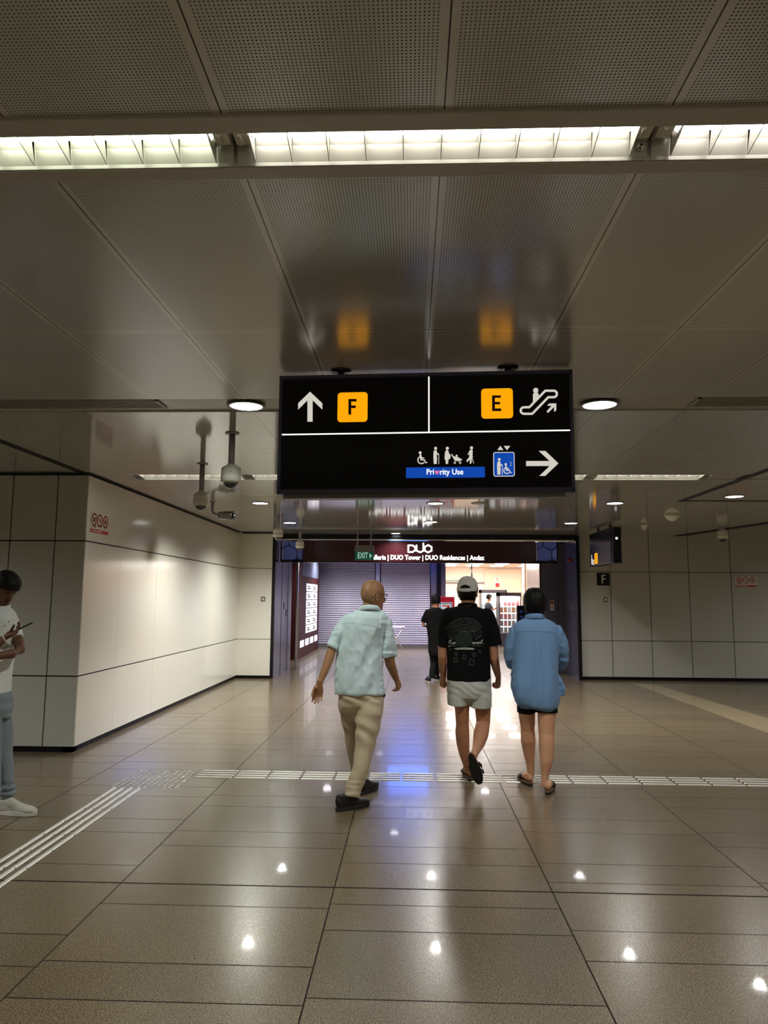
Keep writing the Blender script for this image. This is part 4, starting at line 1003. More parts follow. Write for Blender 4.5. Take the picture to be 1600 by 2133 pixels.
def hair_shell(T, keep, off, s=1., vox=.0035, dispf=None, extra=None, sm=2):
    """a shell over the skull; keep(q) in head space says where hair grows, off(q) how thick it is"""
    q = MB(); head(q, Matrix.Identity(4), ear=False, s=1.)
    me = remeshed(q, .0045, 3, 'hair'); bm = bmesh.new(); bm.from_mesh(me)
    dl = [f for f in bm.faces if not keep(f.calc_center_median())]
    bmesh.ops.delete(bm, geom=dl, context='FACES'); bm.normal_update()
    base = {v: (v.co.copy(), v.normal.copy()) for v in bm.verts}
    for v, (c, n) in base.items(): v.co = c+n*off(c)
    bm.normal_update()
    r = bmesh.ops.extrude_face_region(bm, geom=list(bm.faces))
    for g in r['geom']:
        if isinstance(g, bmesh.types.BMVert): g.co -= g.normal*.002
    bmesh.ops.recalc_face_normals(bm, faces=bm.faces)
    if dispf:
        bm.normal_update()
        ds = [(v, v.normal*dispf(v.co)) for v in bm.verts]
        for v, d in ds: v.co += d
    for v in bm.verts: v.co = T @ (v.co*s)
    bm.to_mesh(me); bm.free(); me.update(); return me
def foot(mb, T, toes=True, s=1.):
    """bare foot, heel at the local origin, toes along +Y, sole on z = 0"""
    sec = [(-.006, .028, .010, .014), (.004, .031, .026, .026), (.03, .037, .031, .034), (.07, .044, .031, .040), (.11, .040, .034, .034), (.15, .029, .041, .026), (.185, .021, .045, .019), (.205, .017, .044, .015)]
    R3 = T.to_3x3()
    mb.tube([T @ (Vector((0, y, z))*s) for y, z, a, b in sec], [(a*s, b*s) for y, z, a, b in sec], 18, ref=R3 @ Vector((0, 0, 1)))
    if toes:
        for i, (x, L, r) in enumerate(((-.032, .045, .0125), (-.010, .042, .0095), (.008, .036, .009), (.024, .03, .0085), (.037, .022, .008))):
            pts = [(x*.95, .19-.012*i, .014), (x, .19-.012*i+L*.6, .013), (x, .19-.012*i+L, .010), (x, .19-.012*i+L+.004, .009)]
            mb.tube([T @ (Vector(p)*s) for p in pts], [r*s, r*s, r*.85*s, r*.4*s], 10, ref=R3 @ Vector((0, 0, 1)))
def shoe(name, T, parent, mu, ms, s=1., sole=.03, lace=None, hi=.0):
    R3 = T.to_3x3(); up = R3 @ Vector((0, 0, 1)); q = MB()
    sec = [(-.012, .055, .016, .030), (.0, .058, .032, .044), (.03, .062, .038, .056), (.07, .066, .040, .058), (.10, .060, .042, .050), (.14, .050, .045, .038), (.19, .042, .049, .030), (.235, .038, .047, .026), (.27, .034, .036, .018), (.285, .030, .018, .009)]
    q.tube([T @ (Vector((0, y, z))*s) for y, z, a, b in sec], [(a*s, b*s) for y, z, a, b in sec], 22, ref=up, ex=2.4)
    q.tube([T @ (Vector(p)*s) for p in ((0, .035, .07), (0, .04, .105+hi))], [(.040*s, .048*s), (.040*s, .046*s)], 18, ref=R3 @ Vector((0, 1, 0)))
    o = place(remeshed(q, .0045, 4, name), name, mu, parent)
    q = MB(); out = []
    for k in range(40):
        t = 2*PI*k/40; y = .137+.155*math.cos(t); wd = .040+.012*max(0, min(1, (y-.08)/.1)); wd *= 1 if y > 0 else 1
        out.append((wd*math.copysign(abs(math.sin(t))**.75, math.sin(t)), y))
    X, Y_, Z = R3 @ Vector((1, 0, 0)), R3 @ Vector((0, 1, 0)), up
    q.prism([(a*s, b*s) for a, b in out], T.translation, X, Y_, Z, 0.001, sole*s)
    so = q.build('sole', ms, o, bevel=.004)
    if lace:
        q = MB()
        for k in range(4):
            y = .09+.022*k; z = .106-.018*k
            q.tube([T @ (Vector((x, y, z-abs(x)*.35))*s) for x in (-.026, -.012, 0, .012, .026)], .003*s, 6)
        q.build('laces', lace, o)
    return o
def sandal(T, parent, s=1., straps=((.10, .14), (.155, .19)), mfoot=None, mstrap=None, flip=1):
    R3 = T.to_3x3(); X, Y_, Z = R3 @ Vector((1, 0, 0)), R3 @ Vector((0, 1, 0)), R3 @ Vector((0, 0, 1))
    out = []
    for k in range(44):
        t = 2*PI*k/44; y = .118+.138*math.cos(t); wd = .035+.015*max(0, min(1, (y-.06)/.12))
        out.append((s*wd*math.copysign(abs(math.sin(t))**.8, math.sin(t)), y*s))
    q = MB(); q.prism(out, T.translation, X, Y_, Z, -.012*s, .004*s); fb_ = q.build('sandal_footbed', mfoot, parent, bevel=.003)
    q = MB(); q.prism([(a*1.02, b) for a, b in out], T.translation, X, Y_, Z, -.026*s, -.0121*s); q.build('sole', mstrap, fb_, bevel=.003)
    for (y0, y1) in straps:
        q = MB(); vs = []; fs = []; n = 14
        for i in range(n+1):
            a = PI*i/n; wx = .050*math.cos(a); wz = .001+(.066 if y0 < .12 else .050)*math.sin(a)**.8
            for y in (y0, y1): vs.append(T @ (Vector((wx, y, wz))*s))
            for y in (y0, y1): vs.append(T @ (Vector((wx*1.08, y, wz+.004))*s))
        for i in range(n):
            b, c = i*4, i*4+4
            fs += [(b, b+1, c+1, c), (b+2, c+2, c+3, b+3), (b, c, c+2, b+2), (b+1, b+3, c+3, c+1)]
        fs += [(0, 2, 3, 1), (n*4, n*4+1, n*4+3, n*4+2)]
        q.add(vs, fs, 0, True); q.build('sandal_strap', mstrap, parent)
        q = MB(); c = T @ (Vector((.053*flip, (y0+y1)/2, .02))*s); q.M = None
        q.prism(rrect(-.016*s, -.010*s, .016*s, .010*s, .003*s, 3), c, Y_, Z, X*flip, .001, .006); q.build('buckle', mstrap, fb_)
def collar(c, rx, ry, h, m, parent, name='collar', lean=.25, th=.006, drop=.02, flare=1.12):
    vs = []; fs = []; n = 40
    for k in range(n):
        t = 2*PI*k/n; cx_, sy = math.cos(t), math.sin(t)
        zz = drop*sy                      # sy > 0 is the front (away): lower there
        for (f, z) in ((1., h-zz), (1.+th/rx, h-zz+.002), (flare+th/rx, -.004-zz), (flare, -.006-zz)):
            vs.append(Vector(c)+Vector((cx_*rx*f, sy*ry*f, z-h*lean)))
    for k in range(n):
        a, b = k*4, ((k+1) % n)*4
        for i in range(4): fs.append((a+i, a+(i+1) % 4, b+(i+1) % 4, b+i))
    q = MB(); q.add(vs, fs, 0, True); return q.build(name, m, parent)
def bvh_of(o):
    me = o.data; org = WL[o.name]
    return BVHTree.FromPolygons([v.co+org for v in me.vertices], [tuple(p.vertices) for p in me.polygons])
def decal(mb, bvh, px, pts, wd, mi=0, lift=.0016, sub=6):
    """a printed line lying on the cloth: crop points cast on to the garment, given a width and a hair's thickness"""
    dense = []
    for i in range(len(pts)-1):
        for k in range(sub): t = k/sub; dense.append((pts[i][0]*(1-t)+pts[i+1][0]*t, pts[i][1]*(1-t)+pts[i+1][1]*t))
    dense.append(pts[-1]); P_ = []
    for (u, v) in dense:
        d = ray(px.x0+u/px.k, px.y0+v/px.k).normalized(); h = bvh.ray_cast(EYEP, d)
        if h[0] is None: continue
        P_.append((h[0], h[1] if h[1].dot(d) < 0 else -h[1]))
    if len(P_) < 2: return
    vs = []; fs = []
    for i, (p, n) in enumerate(P_):
        d = (P_[min(i+1, len(P_)-1)][0]-P_[max(i-1, 0)][0]).normalized(); a = d.cross(n).normalized()
        vs += [p+n*lift+a*wd/2, p+n*lift-a*wd/2]
    for i in range(len(P_)-1): fs.append((2*i, 2*i+1, 2*i+3, 2*i+2))
    mb.add(vs, fs, mi, True)
def patch(mb, bvh, px, cu, cv, ru, rv, mi=0, lift=.0012, n=10, k=28):
    vs = []; fs = []
    for j in range(n+1):
        for i in range(k):
            t = 2*PI*i/k; u = cu+ru*j/n*math.copysign(abs(math.cos(t)), math.cos(t)); v = cv+rv*j/n*math.copysign(abs(math.sin(t)), math.sin(t))
            d = ray(px.x0+u/px.k, px.y0+v/px.k).normalized(); h = bvh.ray_cast(EYEP, d)
            nn = h[1] if h[1].dot(d) < 0 else -h[1]
            vs.append(h[0]+nn*lift)
    for j in range(n):
        for i in range(k): fs.append((j*k+i, j*k+(i+1) % k, (j+1)*k+(i+1) % k, (j+1)*k+i))
    mb.add(vs, fs, mi, True)

M['hair'] = mat('black_hair', srgb(13, 11, 11), .55, spec=.22, var=.3, vscale=60, bump=.5, bscale=120)
M['greyhair'] = mat('cropped_grey_hair', srgb(138, 106, 76), .75, var=.15, vscale=220, bump=.4, bscale=500)
M['eyewhite'] = mat('eye_white', srgb(170, 162, 154), .35); M['iris'] = mat('iris_brown', srgb(36, 22, 14), .15)
S_OLD, S_CAP, S_WOM, S_PHO = skin('tanned_skin', (166, 121, 86)), skin('light_tan_skin', (186, 132, 98)), skin('fair_skin', (210, 157, 123)), skin('dark_skin', (106, 68, 48))
BODY_VOX, CLOTH_VOX = .0033, .006

# ---- elderly man in a pale blue short-sleeved shirt
px = Px(620, 1190, 4.025); Y0 = 5.93
pm = thing('person', 'bald man in pale blue shirt and beige trousers walking across', 'person', (-.40, 5.85, 0))
T = headT(px(630, 207, Y0-.0), math.radians(-58), math.radians(-6)); HS = 1.06
shirt_secs = [(500, 690, 322, .062), (455, 712, 338, .082), (405, 738, 358, .100), (375, 758, 385, .115), (362, 764, 425, .125), (365, 748, 480, .130), (350, 722, 550, .130), (337, 706, 640, .130), (325, 710, 760, .132), (318, 716, 880, .138), (315, 724, 1000, .142), (316, 728, 1026, .140)]
b = MB(); head(b, T, s=HS)
b.tube([px(612, 268, Y0), px(606, 330, Y0), px(602, 400, Y0)], [(.062, .062), (.060, .062), (.075, .07)], 20, ref=(0, 1, 0))
trunk(b, px, shirt_secs, Y0, shrink=.86)
trunk(b, px, [(345, 715, 1000, .12), (340, 722, 1080, .12), (350, 715, 1150, .10)], Y0, shrink=.86)
limb(b, px, [(410, 425, Y0, 48), (335, 545, Y0-.03, 44), (287, 660, Y0-.05, 38), (262, 740, Y0-.07, 39), (222, 850, Y0-.10, 32), (185, 935, Y0-.12, 25)], asp=.95)
limb(b, px, [(735, 440, Y0, 50), (762, 580, Y0+.01, 48), (768, 720, Y0+.02, 44), (778, 780, Y0+.04, 42), (805, 850, Y0+.10, 34), (828, 905, Y0+.15, 25)], asp=.95)
hand(b, px(183, 940, Y0-.12), px(160, 1110, Y0-.10)-px(185, 935, Y0-.12), (-.05, .95, -.1), -1, curl=(.22, .35, .3), s=.98, thumb=(.42, .85, -.35))
hand(b, px(829, 905, Y0+.15), px(858, 985, Y0+.19)-px(826, 895, Y0+.15), (.8, -.35, .1), -1, curl=(.75, .6, .4), s=.95)
limb(b, px, [(425, 1100, Y0, 78), (458, 1380, Y0+.10, 52), (505, 1600, Y0+.20, 42), (560, 1765, Y0+.27, 34)])
limb(b, px, [(605, 1100, Y0-.03, 85), (570, 1420, Y0-.10, 60), (520, 1660, Y0-.17, 46), (462, 1880, Y0-.22, 38)])
me = remeshed(b, BODY_VOX, 5); sculpt_face(me, T, HS); place(me, 'body', S_OLD, pm)
eyes(T, pm, HS)
kp = lambda q: (q.z < .010+.03*noise.noise(q*22) and q.z > -.056+.02*noise.noise(q*30) and q.y < -.005) and not (abs(q.x) > .060 and q.y > -.034)
place(hair_shell(T, kp, lambda q: .0006, HS), 'cropped_hair', M['greyhair'], pm)
# spectacles
gl = MB()
for sd in (-1, 1):
    gl.tube([T @ (Vector(p)*HS) for p in ((sd*.066, .092, .016), (sd*.079, .06, .018), (sd*.083, .01, .018), (sd*.084, -.018, .012), (sd*.083, -.032, -.006))], .0023, 8)
    gl.tube([T @ (Vector((sd*.036+.027*math.cos(a), .098-.004*abs(math.cos(a)), .006+.021*math.sin(a)))*HS) for a in [k*PI/12 for k in range(25)]], .0016, 6)
gl.tube([T @ (Vector(p)*HS) for p in ((-.01, .099, .012), (0, .101, .014), (.01, .099, .012))], .0018, 6)
gf = gl.build('spectacles', mat('dark_frame', srgb(26, 14, 10), .3, .4), pm)
q = MB()
for sd in (-1, 1): q.ell(T @ (Vector((sd*.036, .0975, .006))*HS), (.026*HS, .0015, .020*HS), M=T.to_3x3())
q.build('lenses', M['glass'], gf)
# shirt
M['shirt'] = cloth('pale_blue_linen', (210, 230, 238), .05, 700, vs=30)
s_ = MB(); trunk(s_, px, shirt_secs, Y0)
limb(s_, px, [(415, 425, Y0, 66), (345, 535, Y0-.03, 60), (290, 640, Y0-.05, 46)], asp=1.05)
limb(s_, px, [(725, 445, Y0, 66), (752, 580, Y0+.01, 66), (763, 712, Y0+.02, 64)], asp=1.0)
me = remeshed(s_, CLOTH_VOX, 5)
c0 = px(520, 600, Y0)
def fold_old(p, n):
    x, z = (p.x-c0.x), (p.z-c0.z)
    d = .006*rid(nz(p, 7, 5, 2.2)) + .0055*rid(nz(p, 17, 12, 9, 3.))
    if z < .12: d += .006*math.sin((x*1.0-z*.55)*34+2*nz(p, 4, 4, 3, 7.))*math.exp(-((x-.06)/.16)**2)*min(1, max(0, (.12-z)/.15))
    if abs(x) > .17: d += .006*rid(nz(p, 9, 9, 22, 5.))
    return d-.006
so = place(me, 'shirt', M['shirt'], pm, fold_old)
collar(px(603, 326, Y0)+Vector((0, .0, 0)), .078, .075, .032, M['shirt'], so, drop=.02, flare=1.18)
bv = bvh_of(so); q = MB()
for pts in ([(400, 432), (470, 436), (560, 446), (640, 462), (705, 482)], [(316, 1012), (420, 1024), (560, 1030), (724, 1026)], [(262, 622), (300, 628), (322, 630)], [(704, 706), (760, 706), (822, 700)]): decal(q, bv, px, pts, .004, lift=.0012)
q.build('seams', cloth('shirt_seam', (190, 212, 220)), so)
# trousers
M['chino'] = cloth('beige_cotton', (194, 177, 150), .05, 800)
t_ = MB(); trunk(t_, px, [(338, 722, 985, .128), (336, 724, 1060, .135), (342, 724, 1120, .132), (354, 716, 1170, .112), (372, 704, 1220, .08), (392, 690, 1255, .04)], Y0)
limb(t_, px, [(425, 1110, Y0, 88), (452, 1300, Y0+.07, 74), (470, 1500, Y0+.15, 62), (505, 1650, Y0+.21, 55), (548, 1760, Y0+.27, 50)], asp=1.1)
limb(t_, px, [(604, 1110, Y0-.02, 116), (600, 1210, Y0-.05, 112), (582, 1330, Y0-.08, 96), (558, 1500, Y0-.12, 80), (528, 1660, Y0-.17, 70), (468, 1820, Y0-.20, 64), (456, 1895, Y0-.22, 66)], asp=1.05)
ck = px(470, 1820, Y0-.2).z
def fold_chino(p, n):
    d = .005*rid(nz(p, 8, 6, 4, 1.))
    if p.z < ck+.14: d += .007*rid(nz(p, 6, 6, 26, 2.))*max(0, 1-abs(p.z-ck-.02)/.12)
    d += .006*math.sin((p.z*1.+p.x*.5)*46+3*nz(p, 5, 5, 5, 4.))*math.exp(-((p.z-.60)/.12)**2)
    d += .005*math.sin((p.z+p.x*.5)*70)*math.exp(-((p.z-.82)/.06)**2)
    return d-.004
place(remeshed(t_, CLOTH_VOX, 9), 'trousers', M['chino'], pm, fold_chino)
q = MB(); q.tube([px(715, 1032, Y0-.05), px(730, 1036, Y0-.02), px(722, 1060, Y0-.02)], [.008, .01, .006], 10); q.build('pocket_edge', M['print'], pm)
M['blackshoe'] = mat('black_shoe', srgb(16, 15, 16), .55, bump=.3, bscale=400); M['blacksole'] = mat('dark_rubber_sole', srgb(34, 32, 33), .5)
hp_ = onz(703, 1694, 0); Ts = Matrix.Translation(Vector((-.545, 5.66, 0))) @ Matrix.Rotation(math.radians(-50), 4, 'Z')
shoe('shoe', Ts, pm, M['blackshoe'], M['blacksole'], 1.0, lace=M['blackshoe'], hi=.01)
Ts = Matrix.Translation(Vector((-.405, 6.12, 0))) @ Matrix.Rotation(math.radians(-24), 4, 'Z')
shoe('shoe', Ts, pm, M['blackshoe'], M['blacksole'], 1.0, lace=M['blackshoe'], hi=.02)

# ---- man in a white cap, black t-shirt and pale shorts
px = Px(860, 1180, 4.265); Y0 = 6.66
pc = thing('person', 'man in white cap, printed black t-shirt and pale shorts walking away', 'person', (.55, 6.66, 0))
HS = 1.08; T = headT(px(488, 232, Y0), math.radians(-16), 0)
tee = [(395, 572, 352, .060), (350, 612, 366, .085), (305, 652, 388, .105), (275, 682, 418, .12), (268, 692, 460, .13), (285, 690, 540, .135), (298, 688, 620, .135), (304, 684, 740, .132), (304, 690, 870, .136), (302, 695, 990, .14), (303, 695, 1012, .138)]
b = MB(); head(b, T, s=HS)
b.tube([px(488, 285, Y0), px(487, 340, Y0), px(485, 400, Y0)], [(.060, .062), (.060, .064), (.08, .07)], 20, ref=(0, 1, 0))
trunk(b, px, tee, Y0, shrink=.86); trunk(b, px, [(310, 690, 1000, .12), (310, 692, 1080, .125), (325, 680, 1130, .10)], Y0, shrink=.88)
limb(b, px, [(305, 430, Y0, 46), (270, 570, Y0, 46), (264, 720, Y0, 40), (262, 800, Y0-.01, 37), (266, 880, Y0+.02, 35), (270, 960, Y0+.05, 27), (272, 985, Y0+.06, 25)])
limb(b, px, [(665, 435, Y0, 48), (708, 570, Y0, 48), (712, 720, Y0, 46), (722, 820, Y0+.0, 42), (742, 910, Y0+.03, 34), (760, 985, Y0+.06, 26)])
hand(b, px(271, 985, Y0+.06), px(265, 1050, Y0+.075)-px(271, 985, Y0+.06), (-.75, -.6, 0), 1, curl=(1.25, 1.3, .7), s=.98, thumb=(.2, .9, -.5))
hand(b, px(760, 988, Y0+.06), px(752, 1100, Y0+.08)-px(760, 988, Y0+.06), (.75, -.6, 0), -1, curl=(1.1, 1.25, .7), s=1.02, thumb=(.2, .9, -.5))
limb(b, px, [(415, 1150, Y0, 80), (438, 1250, Y0+.01, 64), (440, 1390, Y0+.03, 56), (439, 1480, Y0+.03, 61), (446, 1570, Y0+.03, 56), (456, 1660, Y0+.03, 45), (476, 1760, Y0+.03, 30), (482, 1830, Y0+.03, 27)])
limb(b, px, [(600, 1150, Y0, 86), (622, 1260, Y0+.02, 70), (625, 1390, Y0+.02, 60), (606, 1490, Y0-.06, 66), (590, 1560, Y0-.14, 54), (566, 1625, Y0-.22, 38), (545, 1672, Y0-.29, 30)])
TL = Matrix.Translation(Vector((.545, 6.64, .028))) @ Matrix.Rotation(math.radians(8), 4, 'Z')
foot(b, TL, s=1.0)
b.tube([px(482, 1810, Y0+.03), TL @ Vector((0, .03, .05))], [(.032, .032), (.036, .04)], 16)
# raised foot: sole towards the photographer, toes down
hl, tp_ = px(516, 1672, 6.26), px(588, 1895, 6.30)
fy = (tp_-hl).normalized(); fz = (Vector((.12, 1, .1))-fy*Vector((.12, 1, .1)).dot(fy)).normalized(); fx = fy.cross(fz)
TR = Matrix((fx, fy, fz)).transposed().to_4x4(); TR.translation = hl
foot(b, TR, s=1.0)
b.tube([px(547, 1668, Y0-.29), TR @ Vector((0, .04, .04))], [(.034, .034), (.036, .036)], 16)
me = remeshed(b, BODY_VOX, 5); sculpt_face(me, T, HS); place(me, 'body', S_CAP, pc); eyes(T, pc, HS)
kp = lambda q: q.z > -.062 and q.y < .035-max(0, .02-q.z)*.5 and not (abs(q.x) > .06 and q.y > -.022 and q.z < .03) and not (q.z > .07)
place(hair_shell(T, kp, lambda q: .005, HS, dispf=lambda c: .0015*noise.noise(c*90)), 'hair', M['hair'], pc)
# cap: crown with an opening over the strap, brim at the front
M['cap'] = cloth('white_cotton_cap', (230, 227, 220), .04, 600)
kc = lambda q: q.z > (.012-.30*q.y*(1 if q.y > 0 else .75)) - .012 and not ((q.x/.036)**2+((q.z-.048)/.026)**2 < 1 and q.y < 0 and q.z > .047) 
capm = hair_shell(T, lambda q: q.z > .018+.10*q.y and not (q.y < -.02 and (q.x/.040)**2+((q.z-.030)/.030)**2 < 1 and q.z > .030), lambda q: .011+.006*max(0, q.z/.12), HS)
cp = place(capm, 'cap', M['cap'], pc)
q = MB(); vs = []; n = 20
for i in range(n+1):
    a = PI*(.12+.76*i/n); ca, sa = math.cos(a), math.sin(a)
    for (r, z, dz) in ((0, .030, 0), (0, .033, 0), (.075, .010, 0), (.075, .013, 0)):
        vs.append(T @ (Vector((ca*.083, .004+sa*(.088+r), z+.012*(1-sa) - .01*abs(ca)))*HS))
fs = []
for i in range(n):
    a, c = i*4, i*4+4
    fs += [(a, c, c+2, a+2), (a+1, a+3, c+3, c+1), (a+2, c+2, c+3, a+3), (a, a+1, c+1, c)]
q.add(vs, fs, 0, True); q.build('brim', M['cap'], cp)
q = MB(); q.ell(T @ (Vector((0, -.004, .138))*HS), (.008, .008, .005)); q.build('button', M['cap'], cp)
q = MB(); q.tube([T @ (Vector((.086*math.sin(a), -.006-.104*math.cos(a), .024+.004*abs(a)))*HS) for a in [-.62+.124*k for k in range(11)]], [(.004, .010)]*11, 8, ref=(0, 0, 1)); q.build('strap', M['cap'], cp)
bvc = bvh_of(cp); q = MB()
for pts in ([(428, 190), (440, 187), (452, 187)], [(455, 187), (468, 186), (478, 187)]): decal(q, bvc, px, pts, .006)
q.build('embroidery', M['print'], cp)
q = MB()
for e in ((450, 160), (520, 175)): decal(q, bvc, px, [(488, 104), ((488+e[0])/2, 118), e], .0025)
q.build('stitching', cloth('cap_seam', (190, 186, 176)), cp)
# t-shirt
M['tee'] = cloth('black_cotton', (8, 8, 9), .1, 700)
s_ = MB(); trunk(s_, px, tee, Y0)
limb(s_, px, [(320, 430, Y0, 66), (272, 560, Y0, 58), (265, 712, Y0, 47)], asp=1.15)
limb(s_, px, [(655, 435, Y0, 66), (706, 560, Y0, 66), (730, 700, Y0, 63)], asp=1.05)
c0c = px(490, 700, Y0)
so = place(remeshed(s_, CLOTH_VOX, 5), 't_shirt', M['tee'], pc, lambda p, n: .006*rid(nz(p, 6, 5, 3, 2.))+.002*rid(nz(p, 15, 12, 12))-.005)
collar(px(486, 352, Y0), .082, .078, .020, M['tee'], so, drop=.016, flare=1.06)
M['printgrey'] = mat('grey_print', srgb(112, 112, 114), .7); M['printwhite'] = mat('white_print', srgb(205, 206, 200), .7); M['printgreen'] = mat('green_print', srgb(8, 36, 30), .7)
bv = bvh_of(so); q = MB(); rn = random.Random(2)
for k in range(7):
    cv, ru, rv = 590, 165-14*k, 130-19*k
    for a0, a1 in ((PI+.25+.1*k, 1.5*PI-.1+.05*k), (1.5*PI-.02+.05*(k % 3), 2*PI-.35)):
        decal(q, bv, px, [(461+ru*math.cos(a0+(a1-a0)*i/7), cv+rv*math.sin(a0+(a1-a0)*i/7)+rn.uniform(-2, 2)) for i in range(8)], .0028)
for ru, rv, a0, a1 in ((150, 60, -.6, .9), (150, 60, PI-.9, PI+.6), (122, 42, -.8, .8), (122, 42, PI-.9, PI+.7), (90, 30, -.9, .7), (95, 30, PI-.7, PI+.9), (160, 70, .35, 1.0), (160, 70, PI-1.0, PI-.3)):
    decal(q, bv, px, [(461+ru*math.cos(a0+(a1-a0)*i/6), 590+rv*math.sin(a0+(a1-a0)*i/6)) for i in range(7)], .0026)
for i in range(5): decal(q, bv, px, [(320+i*14, 706+rn.uniform(-4, 4)), (350+i*10, 704)], .0022); decal(q, bv, px, [(530+i*12, 706+rn.uniform(-4, 4)), (560+i*14, 704)], .0022)
q.build('ring_pattern', M['printgrey'], so)
def ghost(cu, cv, r):
    q = MB()
    decal(q, bv, px, [(cu-r, cv+r*1.1), (cu-r, cv-.1*r)]+[(cu+r*math.cos(a), cv-.2*r+r*math.sin(a)) for a in [PI+PI*i/6 for i in range(7)]]+[(cu+r, cv+r*1.0)], .0026)
    decal(q, bv, px, [(cu-r*1.2, cv+r*1.2), (cu-.5*r, cv+1.5*r), (cu, cv+1.1*r), (cu+.6*r, cv+1.5*r), (cu+1.2*r, cv+1.1*r)], .0026)
    if r > 14: decal(q, bv, px, [(cu-.3*r, cv-.2*r), (cu-.25*r, cv)], .003); decal(q, bv, px, [(cu+.3*r, cv-.3*r), (cu+.3*r, cv)], .003)
    q.build('small_figure_print', M['printgrey'], so)
for g in ((382, 825, 16), (457, 803, 13), (545, 782, 12), (522, 846, 22), (385, 775, 9), (594, 752, 8), (333, 735, 7)): ghost(*g)
q = MB()
patch(q, bv, px, 455, 642, 40, 80)
patch(q, bv, px, 413, 645, 34, 66, lift=.0016); patch(q, bv, px, 497, 645, 33, 66, lift=.0019)
q.build('green_print', M['printgreen'], so)
q = MB()
script = [[(318, 692), (324, 660), (338, 650), (342, 662), (330, 672), (346, 690), (354, 676), (360, 690), (368, 670), (372, 690), (382, 672)],
          [(528, 682), (540, 672), (546, 686), (536, 690), (552, 680), (560, 672), (566, 688), (576, 672), (584, 688), (592, 668), (604, 686), (612, 654), (606, 680), (620, 650)], [(316, 708), (322, 712), (340, 700)], [(622, 680), (622, 688)]]
for pts in script: decal(q, bv, px, pts, .006, lift=.002)
for k in range(3): decal(q, bv, px, [(366+12*k, 730+5*k), (410, 724+5*k), (470, 722+7*k), (520, 726+4*k), (550-8*k, 732+4*k)], .004, lift=.002)
q.build('white_lettering', M['printwhite'], so)
# shorts
M['shorts'] = cloth('pale_grey_cotton', (198, 200, 194), .06, 700)
t_ = MB(); trunk(t_, px, [(304, 694, 985, .13), (302, 697, 1050, .138), (304, 698, 1110, .138), (306, 698, 1160, .125), (314, 692, 1192, .09)], Y0)
limb(t_, px, [(404, 1080, Y0, 92), (404, 1140, Y0, 97), (403, 1218, Y0+.01, 97)], asp=1.2)
limb(t_, px, [(598, 1080, Y0, 92), (600, 1140, Y0, 100), (601, 1240, Y0+.01, 102)], asp=1.2)
place(remeshed(t_, CLOTH_VOX, 4), 'shorts', M['shorts'], pc, lambda p, n: .005*rid(nz(p, 10, 6, 4, 6.))+.003*math.sin((p.z+p.x*.6)*90+3*nz(p, 6, 6, 6))*math.exp(-((p.z-.80)/.06)**2)-.003)
M['footbed'] = mat('cork_footbed', srgb(112, 82, 58), .7, var=.15, vscale=80); M['sandalblack'] = mat('black_sandal', srgb(14, 13, 13), .5)
sandal(TL, pc, 1.0, mfoot=M['footbed'], mstrap=M['sandalblack'], flip=-1); sandal(TR, pc, 1.0, mfoot=M['footbed'], mstrap=M['sandalblack'], flip=1)

# ---- woman in a blue shirt
Y0 = 6.42
pw = thing('person', 'woman with tied-up dark hair in loose blue shirt walking away', 'person', (1.08, 6.4, 0))
HS = 1.0; T = headT(px(1085, 335, Y0), math.radians(-4), math.radians(-8))
sh = [(1005, 1165, 452, .058), (965, 1205, 470, .078), (918, 1255, 495, .098), (888, 1288, 528, .112), (878, 1302, 570, .12), (890, 1302, 650, .125), (890, 1297, 760, .13), (880, 1296, 900, .14), (869, 1300, 1050, .15), (888, 1312, 1150, .15), (915, 1306, 1205, .145), (950, 1298, 1240, .14), (1000, 1282, 1268, .12)]
b = MB(); head(b, T, s=HS)
b.tube([px(1083, 390, Y0), px(1082, 440, Y0), px(1082, 500, Y0)], [(.050, .052), (.052, .055), (.07, .06)], 20, ref=(0, 1, 0))
trunk(b, px, sh[:10], Y0, shrink=.80); trunk(b, px, [(925, 1290, 1060, .12), (930, 1290, 1130, .12), (960, 1270, 1190, .10)], Y0, shrink=.85)
limb(b, px, [(935, 596, Y0, 36), (866, 700, Y0+.02, 38), (852, 820, Y0+.06, 34), (895, 860, Y0+.18, 30), (975, 830, Y0+.26, 23)])
limb(b, px, [(1256, 600, Y0, 36), (1320, 720, Y0+.02, 38), (1335, 830, Y0+.06, 34), (1290, 860, Y0+.18, 30), (1205, 830, Y0+.26, 23)])
hand(b, px(978, 828, Y0+.26), px(1080, 800, Y0+.28)-px(978, 828, Y0+.26), (.1, .9, .3), -1, curl=(.5, .5, .4), s=.9)
hand(b, px(1202, 828, Y0+.26), px(1100, 800, Y0+.28)-px(1202, 828, Y0+.26), (.1, .9, .3), 1, curl=(.5, .5, .4), s=.9)
limb(b, px, [(1010, 1210, Y0+.03, 76), (1012, 1310, Y0+.04, 71), (1020, 1400, Y0+.06, 64), (1020, 1450, Y0+.07, 59), (1025, 1545, Y0+.08, 64), (1033, 1650, Y0+.10, 51), (1044, 1750, Y0+.11, 36), (1048, 1830, Y0+.11, 29), (1048, 1862, Y0+.11, 28)])
limb(b, px, [(1190, 1210, Y0-.02, 82), (1190, 1310, Y0-.03, 78), (1188, 1420, Y0-.05, 72), (1187, 1500, Y0-.07, 64), (1191, 1570, Y0-.09, 67), (1190, 1660, Y0-.11, 62), (1185, 1750, Y0-.13, 52), (1176, 1850, Y0-.14, 33), (1170, 1925, Y0-.15, 29), (1168, 1950, Y0-.15, 29)])
TL = Matrix.Translation(Vector((1.045, 6.50, .028))) @ Matrix.Rotation(math.radians(16), 4, 'Z'); foot(b, TL, s=.92)
